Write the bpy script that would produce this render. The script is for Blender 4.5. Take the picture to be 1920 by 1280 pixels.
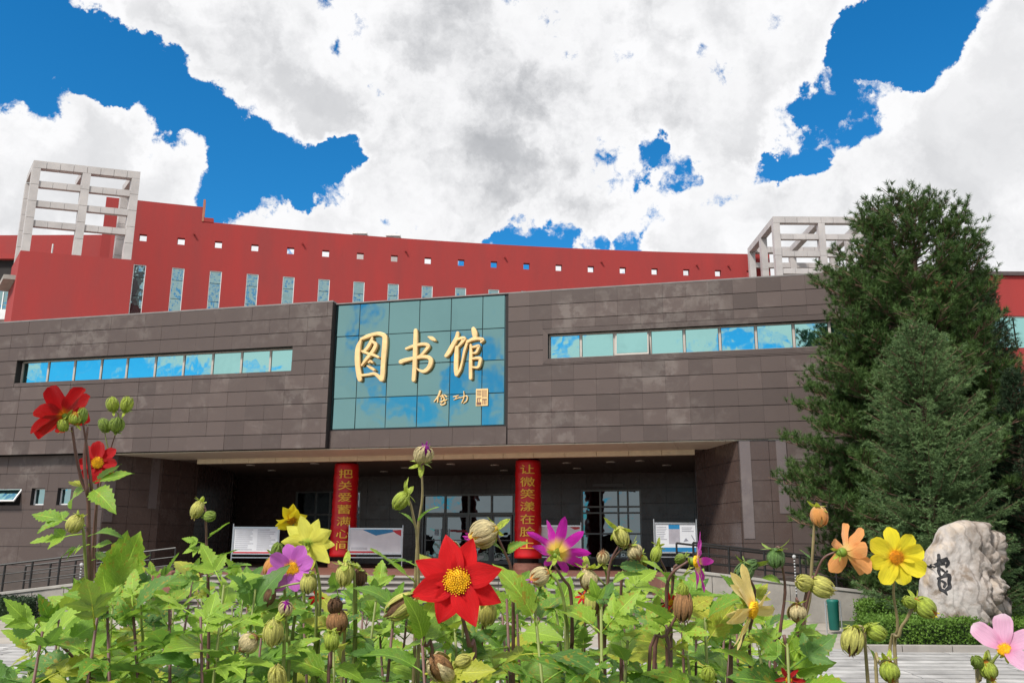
import bpy, bmesh, math, random
import numpy as np
from mathutils import Vector, Matrix, noise as mn
from mathutils.bvhtree import BVHTree
rnd = random.Random(7)
R_ = math.radians
for _o in list(bpy.data.objects): bpy.data.objects.remove(_o)
SC = bpy.context.scene
COL = SC.collection

# ------------------------------------------------------------------ camera
FPX, PIT, ROL, CH = 1650.0, R_(13.2), R_(.33), 1.6
cF = Vector((0, math.cos(PIT), math.sin(PIT)))
_R0 = Vector((1, 0, 0)); _U0 = Vector((0, -math.sin(PIT), math.cos(PIT)))
cR = _R0*math.cos(ROL) + _U0*math.sin(ROL)
cU = _U0*math.cos(ROL) - _R0*math.sin(ROL)
CP = Vector((0, 0, CH))
cam = bpy.data.cameras.new('camera'); co = bpy.data.objects.new('camera', cam); COL.objects.link(co)
cam.sensor_width = 36; cam.lens = FPX/1920*36; cam.clip_start = .05; cam.clip_end = 6000
co.matrix_world = Matrix(((cR.x, cU.x, -cF.x, 0), (cR.y, cU.y, -cF.y, 0), (cR.z, cU.z, -cF.z, CH), (0, 0, 0, 1)))
SC.camera = co
SC.render.resolution_x = 1024; SC.render.resolution_y = 682

def ray(x, y): return cF + cR*((x-960)/FPX) + cU*((640-y)/FPX)
def on_z(x, y, Z): d = ray(x, y); return CP + d*((Z-CH)/d.z)
def on_y(x, y, Y): d = ray(x, y); return CP + d*(Y/d.y)
def at(x, y, dep): return CP + ray(x, y)*dep

# ------------------------------------------------------------------ world, sun, exposure
SUN_AZ, SUN_EL = R_(-142), R_(48)      # direction towards the sun, azimuth from +Y clockwise
SC.view_settings.view_transform = 'Standard'; SC.view_settings.look = 'None'
SC.view_settings.exposure = 0.35; SC.view_settings.gamma = 1; SC.view_settings.use_curve_mapping = False
sun = bpy.data.lights.new('sun', 'SUN'); sun.energy = 3.6; sun.angle = R_(9); sun.color = (1, .95, .87)
so = bpy.data.objects.new('sun', sun); COL.objects.link(so)
sdir = Vector((math.sin(SUN_AZ)*math.cos(SUN_EL), math.cos(SUN_AZ)*math.cos(SUN_EL), math.sin(SUN_EL)))
so.rotation_euler = sdir.to_track_quat('Z', 'Y').to_euler(); so.location = (0, -5, 30)

class NT:
    """small helper to write node graphs"""
    def __init__(s, tree): s.t = tree; s.n = tree.nodes; s.l = tree.links
    def new(s, typ, **kw):
        n = s.n.new(typ)
        for k, v in kw.items(): setattr(n, k, v)
        return n
    def put(s, node, idx, v):
        if isinstance(v, bpy.types.NodeSocket): s.l.new(v, node.inputs[idx])
        elif v is not None: node.inputs[idx].default_value = v
    def math(s, op, a, b=None, c=None, clamp=False):
        n = s.new('ShaderNodeMath', operation=op, use_clamp=clamp); s.put(n, 0, a); s.put(n, 1, b); s.put(n, 2, c); return n.outputs[0]
    def vmath(s, op, a, b=None):
        n = s.new('ShaderNodeVectorMath', operation=op); s.put(n, 0, a); s.put(n, 1, b)
        return n.outputs['Value'] if op in ('DOT_PRODUCT', 'LENGTH') else n.outputs[0]
    def scale(s, a, k):
        n = s.new('ShaderNodeVectorMath', operation='SCALE'); s.put(n, 0, a); s.put(n, 3, k); return n.outputs[0]
    def mr(s, v, a, b, c=0., d=1., smooth=False):
        n = s.new('ShaderNodeMapRange', interpolation_type='SMOOTHSTEP' if smooth else 'LINEAR')
        s.put(n, 0, v); s.put(n, 1, a); s.put(n, 2, b); s.put(n, 3, c); s.put(n, 4, d); return n.outputs[0]
    def noise(s, vec, sc, det=4., rough=.55, dist=0., out=0):
        n = s.new('ShaderNodeTexNoise'); s.put(n, 'Vector', vec); s.put(n, 'Scale', sc); s.put(n, 'Detail', det); s.put(n, 'Roughness', rough); s.put(n, 'Distortion', dist)
        return n.outputs[out]
    def mix(s, f, a, b, bt='MIX'):
        n = s.new('ShaderNodeMix', data_type='RGBA', blend_type=bt)
        s.put(n, 0, f); s.put(n, 6, a); s.put(n, 7, b); return n.outputs[2]
    def ramp(s, f, stops):
        n = s.new('ShaderNodeValToRGB'); e = n.color_ramp.elements
        while len(e) < len(stops): e.new(.5)
        for i, (p, c) in enumerate(stops): e[i].position = p; e[i].color = (*c, 1)
        s.put(n, 0, f); return n.outputs[0]

def build_world():
    w = bpy.data.worlds.new('World'); SC.world = w; w.use_nodes = True
    g = NT(w.node_tree); g.n.clear()
    out = g.new('ShaderNodeOutputWorld'); bg = g.new('ShaderNodeBackground'); g.put(bg, 1, .1)
    sky = g.new('ShaderNodeTexSky', sky_type='NISHITA'); sky.sun_disc = False
    sky.sun_elevation = SUN_EL; sky.sun_rotation = SUN_AZ; sky.air_density = 1.0; sky.dust_density = .3; sky.ozone_density = 2.5; sky.altitude = 800
    tc = g.new('ShaderNodeTexCoord'); D = g.vmath('NORMALIZE', tc.outputs['Generated'])
    sep = g.new('ShaderNodeSeparateXYZ'); g.put(sep, 0, D); dz = sep.outputs[2]
    # warp of the direction, so that cloud borders billow
    wn = g.noise(D, 8., 7, .62, out=1); wv = g.vmath('SUBTRACT', wn, (.5, .5, .5)); Dw = g.vmath('ADD', D, g.scale(wv, .17))
    Dw = g.vmath('NORMALIZE', Dw)
    # perspective of a flat cloud deck for the broad pattern
    inv = g.math('DIVIDE', 1., g.math('ADD', g.math('MAXIMUM', dz, 0.), .22)); P = g.scale(D, inv)
    broad = g.noise(P, .62, 3, .5)
    fine = g.noise(Dw, 7., 10, .62, .1)
    vor = g.new('ShaderNodeTexVoronoi', feature='SMOOTH_F1'); g.put(vor, 'Vector', Dw); g.put(vor, 'Scale', 13.)
    vor.inputs['Detail'].default_value = 3; vor.inputs['Roughness'].default_value = .55; vor.inputs['Smoothness'].default_value = .4
    puff = g.math('SUBTRACT', .45, vor.outputs['Distance'])
    F = g.math('MULTIPLY_ADD', g.math('SUBTRACT', broad, .5), 2.6, 1.15)
    # the cloud mass over the library and the blue gaps in it
    def blob(px, py, r, w):
        nonlocal F
        c = ray(px, py).normalized(); a = r/FPX
        dt = g.vmath('DOT_PRODUCT', Dw, tuple(c))
        m = g.mr(dt, math.cos(a*1.35), math.cos(a*.35), 0., w, True)
        F = g.math('ADD', F, m)
    
    for b in [(20, 90, 130), (130, 60, 110), (60, 210, 80), (215, 120, 105), (290, 210, 100), (370, 290, 105), (455, 345, 85), (540, 350, 80), (610, 345, 70), (650, 300, 40),
              (1680, 60, 65), (1750, 70, 75), (1810, 20, 60), (1630, 130, 45), (1505, 195, 50), (1600, 240, 60), (1485, 285, 45), (1445, 300, 40),
              (1290, 325, 55), (1225, 305, 40), (1060, 430, 45), (980, 420, 45), (1005, 470, 45), (1130, 466, 30), (1210, 470, 35), (1650, 80, 50), (1560, 160, 45), (1700, 110, 40)]:
        blob(b[0], b[1], b[2], -.95 if b[0] < 700 or b[1] < 300 else -.72)
    for b in [(150, 240, 80, .9), (230, 310, 90, .9), (330, 380, 80, .8), (90, 330, 110, .9), (75, 125, 45, .7), (590, 400, 50, .5), (470, 410, 40, .5), (330, 40, 60, .6), (480, 130, 80, .6), (600, 215, 55, .6),
              (225, 30, 55, .9), (170, 0, 50, .7), (1850, 180, 110, .6), (1780, 260, 90, .5)]:
        blob(*b)
    F2 = g.math('ADD', F, g.math('MULTIPLY', g.math('SUBTRACT', fine, .5), 3.1))
    F2 = g.math('ADD', F2, g.math('MULTIPLY', puff, .9)); F2 = g.math('ADD', F2, g.math('MULTIPLY', g.math('SUBTRACT', g.noise(D, 26., 8, .65), .5), 2.0))
    mask = g.mr(F2, .02, .44, 0., 1., True)
    # thick parts of the deck are greyer underneath, thin borders are white
    thick = g.mr(F2, .5, 2.0, 0., 1., True)
    g2 = g.noise(Dw, 3.2, 5, .55, .3)
    shade = g.math('MULTIPLY', thick, g.mr(g2, .36, .66, .05, .85, True), clamp=True)
    F0 = F; F = 0.
    nonl = [(820, 110, 330, .42), (1150, 140, 330, .45), (600, 80, 200, .25), (1380, 60, 220, .3), (1000, 230, 230, .3), (1640, 380, 180, .25), (1780, 330, 160, .25), (380, 60, 120, .2)]
    acc = None
    for (px, py, r, w) in nonl:
        c = ray(px, py).normalized(); a = r/FPX; m_ = g.mr(g.vmath('DOT_PRODUCT', Dw, tuple(c)), math.cos(a*1.5), math.cos(a*.2), 0., w, True); acc = m_ if acc is None else g.math('ADD', acc, m_)
    shade = g.math('ADD', g.math('MULTIPLY', shade, .55), g.math('MULTIPLY', g.math('MULTIPLY', acc, g.mr(g2, .3, .7, .45, 1.25)), g.mr(thick, .0, .9, .15, .9)), clamp=False); shade = g.math('ADD', g.mr(shade, 0., 2.3, 0., 1.), g.math('MULTIPLY', thick, .17))
    g3 = g.noise(Dw, 11., 8, .6, .2)
    shade = g.math('ADD', shade, g.mr(g3, .35, .7, -.10, .14), clamp=True)
    cc = g.mix(shade, (7.7, 7.7, 7.8, 1), (3.2, 3.3, 3.5, 1))
    blue = g.mix(1., sky.outputs[0], g.mix(g.mr(dz, .1, .75, 0., 1.), (.24, .96, 1.26, 1), (.05, .88, 1.38, 1)), 'MULTIPLY')
    g.put(bg, 0, g.mix(mask, blue, cc))
    g.l.new(bg.outputs[0], out.inputs[0])
build_world()

# ------------------------------------------------------------------ materials
MATS = {}
def mat(name, col=(.5, .5, .5), rough=.7, var=.15, vscale=3., spec=.4, bump=0., bscale=30., metal=0., obj_rand=.0, coord='Object', col2=None, stretch=None, trans=0., ccoat=0.):
    if name in MATS: return MATS[name]
    m = bpy.data.materials.new(name); m.use_nodes = True; g = NT(m.node_tree); g.n.clear()
    out = g.new('ShaderNodeOutputMaterial'); b = g.new('ShaderNodeBsdfPrincipled')
    tc = g.new('ShaderNodeTexCoord'); geo = g.new('ShaderNodeNewGeometry'); v = geo.outputs['Position'] if coord == 'World' else tc.outputs['Object']
    if stretch:
        mp = g.new('ShaderNodeMapping'); g.put(mp, 0, v); mp.inputs['Scale'].default_value = stretch; v = mp.outputs[0]
    n = g.noise(v, vscale, 6, .6)
    c2 = col2 or tuple(x*(1-var*1.6) for x in col); c1 = tuple(min(1, x*(1+var)) for x in col)
    c = g.mix(g.mr(n, .32, .68, 0., 1.), (*c2, 1), (*c1, 1))
    if obj_rand:
        oi = g.new('ShaderNodeObjectInfo'); hs = g.new('ShaderNodeHueSaturation')
        g.put(hs, 'Value', g.mr(oi.outputs['Random'], 0., 1., 1-obj_rand, 1+obj_rand)); g.put(hs, 'Hue', g.mr(oi.outputs['Random'], 0., 1., .5-obj_rand*.05, .5+obj_rand*.05)); g.put(hs, 'Color', c); c = hs.outputs[0]
    g.put(b, 'Base Color', c); g.put(b, 'Roughness', g.mr(n, .3, .7, rough*.85, min(1, rough*1.12))); g.put(b, 'Metallic', metal); g.put(b, 'Specular IOR Level', spec)
    if ccoat: g.put(b, 'Coat Weight', ccoat); g.put(b, 'Coat Roughness', .08)
    if bump:
        bn = g.noise(v, bscale, 4, .6); bp = g.new('ShaderNodeBump'); g.put(bp, 'Height', bn); g.put(bp, 'Strength', bump); g.put(bp, 'Distance', .02); g.l.new(bp.outputs[0], b.inputs['Normal'])
    last = b.outputs[0]
    if trans:
        t = g.new('ShaderNodeBsdfTranslucent'); g.put(t, 0, g.mix(1., c, (1.5, 1.4, .9, 1), 'MULTIPLY')); mx = g.new('ShaderNodeMixShader'); g.put(mx, 0, trans); g.l.new(last, mx.inputs[1]); g.l.new(t.outputs[0], mx.inputs[2]); last = mx.outputs[0]
    g.l.new(last, out.inputs[0]); MATS[name] = m; return m

def granite(name, base, wear, rough=.32, obj_rand=.16, fl=.5):
    """polished dark granite cladding, per tile tone, pale weather stains with their own shape"""
    m = bpy.data.materials.new(name); m.use_nodes = True; g = NT(m.node_tree); g.n.clear()
    out = g.new('ShaderNodeOutputMaterial'); b = g.new('ShaderNodeBsdfPrincipled'); geo = g.new('ShaderNodeNewGeometry'); pos = geo.outputs['Position']
    fine = g.noise(pos, 60., 3, .7); c = g.mix(fine, (*[x*.86 for x in base], 1), (*[x*1.14 for x in base], 1))
    big = g.noise(pos, .5, 5, .62, .6); patch = g.mr(big, .47, .66, 0., 1., True); mid = g.noise(pos, 2.6, 5, .65); patch = g.math('MULTIPLY', patch, g.mr(mid, .42, .58, 0., 1., True))
    c = g.mix(g.math('MULTIPLY', patch, wear), c, (.25, .22, .20, 1))
    oi = g.new('ShaderNodeObjectInfo'); hs = g.new('ShaderNodeHueSaturation'); g.put(hs, 'Value', g.mr(oi.outputs['Random'], 0., 1., 1-obj_rand, 1+obj_rand)); g.put(hs, 'Color', c)
    g.put(b, 'Base Color', hs.outputs[0]); g.put(b, 'Roughness', g.mr(mid, .3, .7, rough*.8, rough*1.3)); g.put(b, 'Specular IOR Level', fl)
    bp = g.new('ShaderNodeBump'); g.put(bp, 'Height', mid); g.put(bp, 'Strength', .05); g.put(bp, 'Distance', .02); g.l.new(bp.outputs[0], b.inputs['Normal'])
    g.l.new(b.outputs[0], out.inputs[0]); return m

def glass_mat(name, tint, body, rough=.015, mixf=.8, wave=.012, wscale=1.2):
    """reflective coated window glass over a dark room"""
    m = bpy.data.materials.new(name); m.use_nodes = True; g = NT(m.node_tree); g.n.clear()
    out = g.new('ShaderNodeOutputMaterial'); gl = g.new('ShaderNodeBsdfGlossy'); df = g.new('ShaderNodeBsdfDiffuse'); mx = g.new('ShaderNodeMixShader')
    g.put(gl, 0, (*tint, 1)); g.put(gl, 1, rough); g.put(df, 0, (*body, 1)); g.put(mx, 0, mixf)
    geo = g.new('ShaderNodeNewGeometry'); n = g.noise(geo.outputs['Position'], wscale, 2, .5); bp = g.new('ShaderNodeBump'); g.put(bp, 'Height', n); g.put(bp, 'Strength', 1.); g.put(bp, 'Distance', wave)
    g.l.new(bp.outputs[0], gl.inputs['Normal'])
    g.l.new(df.outputs[0], mx.inputs[1]); g.l.new(gl.outputs[0], mx.inputs[2]); g.l.new(mx.outputs[0], out.inputs[0]); return m

M_gran = granite('dark_granite', (.092, .068, .061), .30, rough=.5, fl=.3)
M_gran2 = granite('polished_granite', (.085, .058, .050), .12, rough=.25, obj_rand=.12, fl=.35)
M_strip = granite('granite_reflection_tone', (.125, .10, .097), .2, rough=.3)  # lighter tone carries the reflections on the side wall tiles
M_joint = mat('joint_dark', (.028, .024, .024), .9)
M_glassP = glass_mat('teal_curtain_glass', (.225, .40, .39), (.03, .09, .10), rough=.045, mixf=.86, wave=.005)
M_glassW = glass_mat('clear_window_glass', (.38, .70, .66), (.02, .06, .07), rough=.02, mixf=.88, wave=.006)
M_glassD = glass_mat('dark_entrance_glass', (.30, .36, .38), (.012, .014, .015), mixf=.45)
M_glassR = glass_mat('slit_window_glass', (.34, .50, .50), (.03, .07, .08), mixf=.8, wave=.02, wscale=1.6)
M_frame = mat('beige_frame', (.42, .38, .34), .5, .06)
M_white = mat('white_frame', (.72, .72, .72), .5, .05)
M_bead = mat('bead_grey', (.40, .40, .40), .5)
M_red = mat('red_render', (.31, .034, .032), .85, .09, 1.0, bump=.2, bscale=8, coord='World', stretch=(1., 1., .22))
M_stone = mat('pale_panel', (.44, .41, .40), .6, .10, 1.2, coord='World')
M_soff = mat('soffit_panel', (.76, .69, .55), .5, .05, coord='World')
M_beam = mat('cream_beam', (.78, .66, .46), .45, .06, coord='World')
M_gold = mat('gilt', (.80, .55, .25), .42, .08, 4., spec=.6, metal=.15, coord='World')
M_seal = mat('seal_brown', (.20, .10, .07), .6)
M_ban = mat('banner_red', (.58, .008, .012), .38, .10, 2.5, spec=.45, bump=.25, bscale=4, coord='World')
M_yel = mat('banner_yellow', (.85, .52, .06), .6, .05)
M_alu = mat('aluminium', (.55, .56, .58), .3, .05, metal=.8)
M_conc = mat('concrete', (.33, .305, .275), .85, .16, 1.6, bump=.2, bscale=25, coord='World')
M_step = mat('step_granite', (.30, .275, .25), .7, .14, 3., coord='World')
M_terra = mat('red_granite', (.20, .085, .06), .5, .15, 6., coord='World')
M_floor = mat('paving_beige', (.36, .325, .28), .8, .18, 1.1, bump=.15, bscale=20, coord='World')
M_slab = mat('slab_grey', (.36, .35, .34), .75, .2, 2.2, obj_rand=.14, coord='World')
M_soil = mat('soil', (.055, .038, .026), .95, .3, 14., bump=.6, bscale=40, coord='World')
M_grass = mat('lawn', (.045, .085, .022), .9, .3, 6., bump=.5, bscale=60, coord='World')
M_rail = mat('black_rail', (.015, .014, .014), .4, .1)
M_binG = mat('green_plastic', (.008, .12, .095), .45, .1)
M_paper = mat('paper_white', (.66, .67, .70), .5, .04)
M_blue = mat('print_blue', (.02, .20, .42), .5, .1)
M_redp = mat('print_red', (.50, .03, .04), .5, .1)
M_grey = mat('print_grey', (.38, .36, .40), .5, .1)
M_ink = mat('ink_black', (.012, .012, .014), .6)
M_teal = mat('sticker_teal', (.0, .26, .24), .5)
M_lamp = mat('lamp_trim', (.75, .70, .62), .4)
M_black = mat('black_stone', (.02, .018, .018), .35, .1)
M_bark = mat('bark', (.10, .065, .045), .95, .3, 8., bump=.8, bscale=40)
M_bark2 = mat('bark_twig', (.13, .075, .05), .9, .3, 8.)

# ------------------------------------------------------------------ mesh helpers
class MB:
    def __init__(s): s.v = []; s.f = []
    def quadbox(s, P):
        b = len(s.v); s.v += [tuple(p) for p in P]
        s.f += [(b, b+3, b+2, b+1), (b+4, b+5, b+6, b+7), (b, b+1, b+5, b+4), (b+1, b+2, b+6, b+5), (b+2, b+3, b+7, b+6), (b+3, b, b+4, b+7)]
    def box(s, x0, x1, y0, y1, z0, z1):
        s.quadbox([(x0, y0, z0), (x1, y0, z0), (x1, y1, z0), (x0, y1, z0), (x0, y0, z1), (x1, y0, z1), (x1, y1, z1), (x0, y1, z1)]); return s
    def beam(s, a, b, w, h, up=Vector((0, 0, 1))):
        a = Vector(a); b = Vector(b); d = (b-a).normalized(); x = d.cross(up)
        if x.length < 1e-4: x = d.cross(Vector((1, 0, 0)))
        x.normalize(); y = x.cross(d).normalized(); x = x*w/2; y = y*h/2
        s.quadbox([a-x-y, a+x-y, a+x+y, a-x+y, b-x-y, b+x-y, b+x+y, b-x+y]); return s
    def tube(s, pts, rads, n=8, cap=True):
        pts = [Vector(p) for p in pts]
        if not hasattr(rads, '__len__'): rads = [rads]*len(pts)
        base = len(s.v); ref = None
        for i, p in enumerate(pts):
            d = (pts[min(i+1, len(pts)-1)]-pts[max(i-1, 0)]).normalized()
            if ref is None: ref = d.orthogonal().normalized()
            ref = (ref - d*ref.dot(d)).normalized(); o = d.cross(ref)
            for k in range(n):
                a = 2*math.pi*k/n; s.v.append(tuple(p+(ref*math.cos(a)+o*math.sin(a))*rads[i]))
        for i in range(len(pts)-1):
            for k in range(n):
                k2 = (k+1) % n; s.f.append((base+i*n+k, base+i*n+k2, base+(i+1)*n+k2, base+(i+1)*n+k))
        if cap:
            s.f.append(tuple(base+k for k in range(n))[::-1]); s.f.append(tuple(base+(len(pts)-1)*n+k for k in range(n)))
        return s
    def lathe(s, prof, n=20, c=(0, 0, 0)):
        return s.tube([(c[0], c[1], c[2]+z) for r, z in prof], [max(r, .0005) for r, z in prof], n)
    def prism(s, poly, y0, y1):
        """polygon in xz extruded along y"""
        b = len(s.v); n = len(poly)
        s.v += [(x, y0, z) for x, z in poly] + [(x, y1, z) for x, z in poly]
        s.f.append(tuple(b+i for i in range(n))); s.f.append(tuple(b+n+i for i in range(n))[::-1])
        for i in range(n): j = (i+1) % n; s.f.append((b+i, b+n+i, b+n+j, b+j))
        return s
    def zprism(s, poly, z0, z1):
        b = len(s.v); n = len(poly)
        s.v += [(x, y, z0) for x, y in poly] + [(x, y, z1) for x, y in poly]
        s.f.append(tuple(b+i for i in range(n))[::-1]); s.f.append(tuple(b+n+i for i in range(n)))
        for i in range(n): j = (i+1) % n; s.f.append((b+i, b+j, b+n+j, b+n+i))
        return s
    def mesh(s, name, smooth=False, off=(0, 0, 0)):
        m = bpy.data.meshes.new(name)
        v = s.v if off == (0, 0, 0) else [(a-off[0], b-off[1], c-off[2]) for a, b, c in s.v]
        m.from_pydata(v, [], s.f)
        bm = bmesh.new(); bm.from_mesh(m); bmesh.ops.recalc_face_normals(bm, faces=bm.faces); bm.to_mesh(m); bm.free()
        if smooth: m.polygons.foreach_set('use_smooth', [True]*len(m.polygons))
        m.update(); return m

def tri_mesh(name, V, smooth=False, k=3):
    """V: array (n,k,3) of loose faces"""
    V = np.asarray(V, dtype=np.float32); n = V.shape[0]
    m = bpy.data.meshes.new(name); m.vertices.add(n*k); m.vertices.foreach_set('co', V.ravel())
    m.loops.add(n*k); m.loops.foreach_set('vertex_index', np.arange(n*k, dtype=np.int32))
    m.polygons.add(n); m.polygons.foreach_set('loop_start', np.arange(0, n*k, k, dtype=np.int32)); m.polygons.foreach_set('loop_total', np.full(n, k, dtype=np.int32))
    m.update(calc_edges=True)
    if smooth: m.polygons.foreach_set('use_smooth', [True]*n)
    return m

def link(name, data, material=None, parent=None, loc=(0, 0, 0), rot=(0, 0, 0), scale=(1, 1, 1)):
    if isinstance(data, MB): data = data.mesh(name)
    if material is not None and data is not None and len(data.materials) == 0: data.materials.append(material)
    o = bpy.data.objects.new(name, data); COL.objects.link(o); o.parent = parent; o.location = loc; o.rotation_euler = rot; o.scale = scale
    return o
def thing(name, label, cat, loc=(0, 0, 0), rotz=0, group=None):
    o = bpy.data.objects.new(name, None); COL.objects.link(o); o.location = loc; o.rotation_euler = (0, 0, rotz); o.empty_display_size = .2
    o['label'] = label; o['category'] = cat
    if group: o['group'] = group
    return o
def tag(o, label, cat, group=None):
    o['label'] = label; o['category'] = cat
    if group: o['group'] = group
    return o
def struct(name, mb, m):
    o = link(name, mb, m); o['kind'] = 'structure'; return o
BEV = {}
def bevel(o, w=.01, seg=1):
    md = o.modifiers.new('bevel', 'BEVEL'); md.width = w; md.segments = seg; md.limit_method = 'ANGLE'; return o

# ------------------------------------------------------------------ ground
struct('ground', MB().box(-700, 700, -300, 1500, -1.0, -.02), mat('far_ground', (.16, .16, .12), .95, .3, .02, coord='World'))
struct('paving', MB().box(-60, 60, 2.6, 46, -.02, 0), M_floor)
# long grey slabs laid in rows, dark joints between
rows = MB(); 
slab_root = bpy.data.objects.new('slab_paving', MB().box(-16, 16, 7.2, 15.0, .001, .004).mesh('slab_bed')); slab_root.data.materials.append(M_joint); COL.objects.link(slab_root); slab_root['kind'] = 'structure'
smesh = MB().box(-.5, .5, -.5, .5, 0, 1).mesh('slab'); smesh.materials.append(M_slab)
y = 7.25; cnt = 0
while y < 14.9:
    d = .36; x = -11.2 + rnd.uniform(-.5, 0)
    far = y > 9.9
    while x < 11.2:
        if far:
            w = 1.85; vis = x < -3.2 or x > 3.4
            if vis:
                o = link('slab', smesh, None, slab_root, (x+w/2, y+d/2, .004), (0, 0, 0), (w-.02, d-.075, .022+rnd.uniform(0, .006))); cnt += 1
            else: rows.box(x+.01, x+w-.01, y+.037, y+d-.037, .004, .028)
        else:
            w = 1.85; rows.box(x+.01, x+w-.01, y+.037, y+d-.037, .004, .028)
        x += w
    y += d+.02
o = link('slab_field', rows, M_slab, slab_root); o['kind'] = 'stuff'
# ------------------------------------------------------------------ raised terrace, steps, ramps
TX0, TX1, TY = -8.1, 3.75, 23.3
terr = MB().box(TX0, TX1, TY, 34, 0, .898); terr.zprism([(TX0, 34), (TX1, 34), (16, 34), (16, 44), (-16, 44), (-16, 34)], 0, .898)
o = struct('terrace', terr, M_terra); terr = MB(); terr.zprism([(TX1+.002, 23.3), (9, 23.3), (9, 33.998), (TX1+.002, 33.998)], 0, .896)
terr.zprism([(-16, 25.5), (TX0-.002, 23.3), (TX0-.002, 33.998), (-16, 33.998)], 0, .896)
struct('side_terrace', terr, mat('dark_terrace', (.07, .055, .048), .7, .2, 1.5, coord='World'))
st = thing('entrance_steps', 'broad flight of grey stone steps with red granite end blocks rising to the entrance', 'steps', ((TX0+TX1)/2, 20.9, 0))
NS = 7
for i in range(NS):
    z1 = .9*(i+1)/NS; yy = TY-.36*(NS-1-i)-.36
    w0 = TX0+.3; nseg = 6; L = (TX1-.3-w0)/nseg
    for k in range(nseg):
        mb = MB().box(w0+k*L+.006-(TX0+TX1)/2, w0+(k+1)*L-.006-(TX0+TX1)/2, yy-20.9-.02, yy+.38-20.9, z1-.05, z1+(0 if i < NS-1 else .001))
        bevel(link('tread', mb, M_step, st), .008)
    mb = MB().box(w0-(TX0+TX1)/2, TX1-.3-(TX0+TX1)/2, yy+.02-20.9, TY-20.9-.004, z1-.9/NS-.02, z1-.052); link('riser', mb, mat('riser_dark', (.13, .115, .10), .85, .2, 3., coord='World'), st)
for sx in (0, 1):
    x0 = (TX0-.25 if sx == 0 else TX1-.3) - (TX0+TX1)/2
    bevel(link('end_block', MB().box(x0, x0+.55, 20.95-20.9, TY+.2-20.9, .4, 1.02), M_terra, st), .02)
# notices stuck on the risers
def sticker(px, py, px2, py2, Y, m, label, ln):
    a = on_y(px, py, Y); b = on_y(px2, py2, Y)
    t = thing('step_sign', label, 'sign', (a.x, Y, b.z), 0, 'strip notices on the step risers')
    link('board', MB().box(0, b.x-a.x, -.006, 0, 0, a.z-b.z), m, t)
    n = 9; h = a.z-b.z; mb = MB(); w = (b.x-a.x)
    for i in range(n):
        x = w*(.1+.8*i/n); mb.box(x, x+w*.05, -.009, -.0065, h*.25, h*.75)
    link('lettering', mb, M_paper, t)
sticker(604, 1104, 700, 1111, 22.3, M_teal, 'teal strip notice with pale writing stuck on an upper step riser', 8)
sticker(606, 1121, 705, 1128, 21.55, mat('sticker_blue', (.01, .10, .42), .5), 'blue strip notice with pale writing stuck on a lower step riser', 8)

# retaining walls of the two ramps
def ramp(side):
    if side < 0:
        Y = 21.15; a = on_y(300, 1073, Y); b = on_y(-120, 1124, Y); xs = [(a.x, a.z), (b.x, b.z)]
    else:
        Y = 20.75; a = on_y(1262, 1064, Y); b = on_y(1775, 1124, Y); xs = [(a.x, a.z), (b.x, b.z)]
    (xa, za), (xb, zb) = xs
    t = thing('ramp', 'grey concrete ramp wall sloping down to the %s of the steps' % ('left' if side < 0 else 'right'), 'ramp', (xa, Y, 0), 0, 'ramps beside the steps')
    L = xb-xa
    n = 7
    for k in range(n):
        u0, u1 = k/n, (k+1)/n
        p = [(L*u0+.006*side, 0), (L*u1-.006*side, 0), (L*u1-.006*side, za+(zb-za)*u1-.07), (L*u0+.006*side, za+(zb-za)*u0-.07)]
        bevel(link('wall_panel', MB().prism(p, 0, .22), M_conc, t), .006)
    p = [(0, za-.068), (L, zb-.068), (L, zb), (0, za)]
    bevel(link('coping', MB().prism(p, -.03, .26), mat('coping', (.36, .34, .31), .8, .1, coord='World'), t), .008)
    p = [(0, za-.25), (L, zb-.25), (L, 0), (0, 0)]
    link('ramp_slab', MB().prism(p, .222, 2.4), M_conc, t)
    # railing standing on the coping and a second one behind the ramp
    rt = thing('railing', 'black metal railing along the %s ramp' % ('left' if side < 0 else 'right'), 'railing', (xa, Y+.1, za), 0, 'railings along the ramps')
    for row, off in ((0, 0), (1, 2.1)):
        n = 6; x0 = .5*side
        Lr = L-.8*side
        for k in range(n+1):
            x = x0+(Lr-x0)*k/n; z = (zb-za)*x/L
            link('post', MB().tube([(x, off, z-(.0 if row == 0 else .18)), (x, off, z+.62)], .026, 8), M_rail, rt)
        for hgt, r in ((.62, .026), (.40, .014), (.2, .014)):
            z0 = (zb-za)*x0/L+hgt; z1 = (zb-za)*Lr/L+hgt
            link('rail', MB().tube([(x0, off, z0), (Lr, off, z1)], r, 8), M_rail, rt)
ramp(-1); ramp(1)
# front handrail of the entrance boards on the right
# beaded pale post lamps
for (px, py0, py1, Y, w) in ((1489, 1043, 1090, 19.9, 'right'), (153, 1058, 1085, 20.3, 'left')):
    a = on_y(px, py0, Y); b = on_y(px, py1, Y)
    t = thing('garden_pole', 'thin pole of white beads with a round knob before the %s ramp' % w, 'pole', (a.x, Y, 0), 0, 'white beaded poles by the ramps')
    link('pole', MB().tube([(0, 0, 0), (0, 0, a.z)], .012, 6), M_rail, t)
    z = a.z; first = True
    while z > b.z-.3:
        r = .045 if first else .022
        link('bead', MB().lathe([(0, -r), (r*.7, -r*.7), (r, 0), (r*.7, r*.7), (0, r)], 10), M_bead, t, (0, 0, z)); z -= .09 if first else .062; first = False

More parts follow.
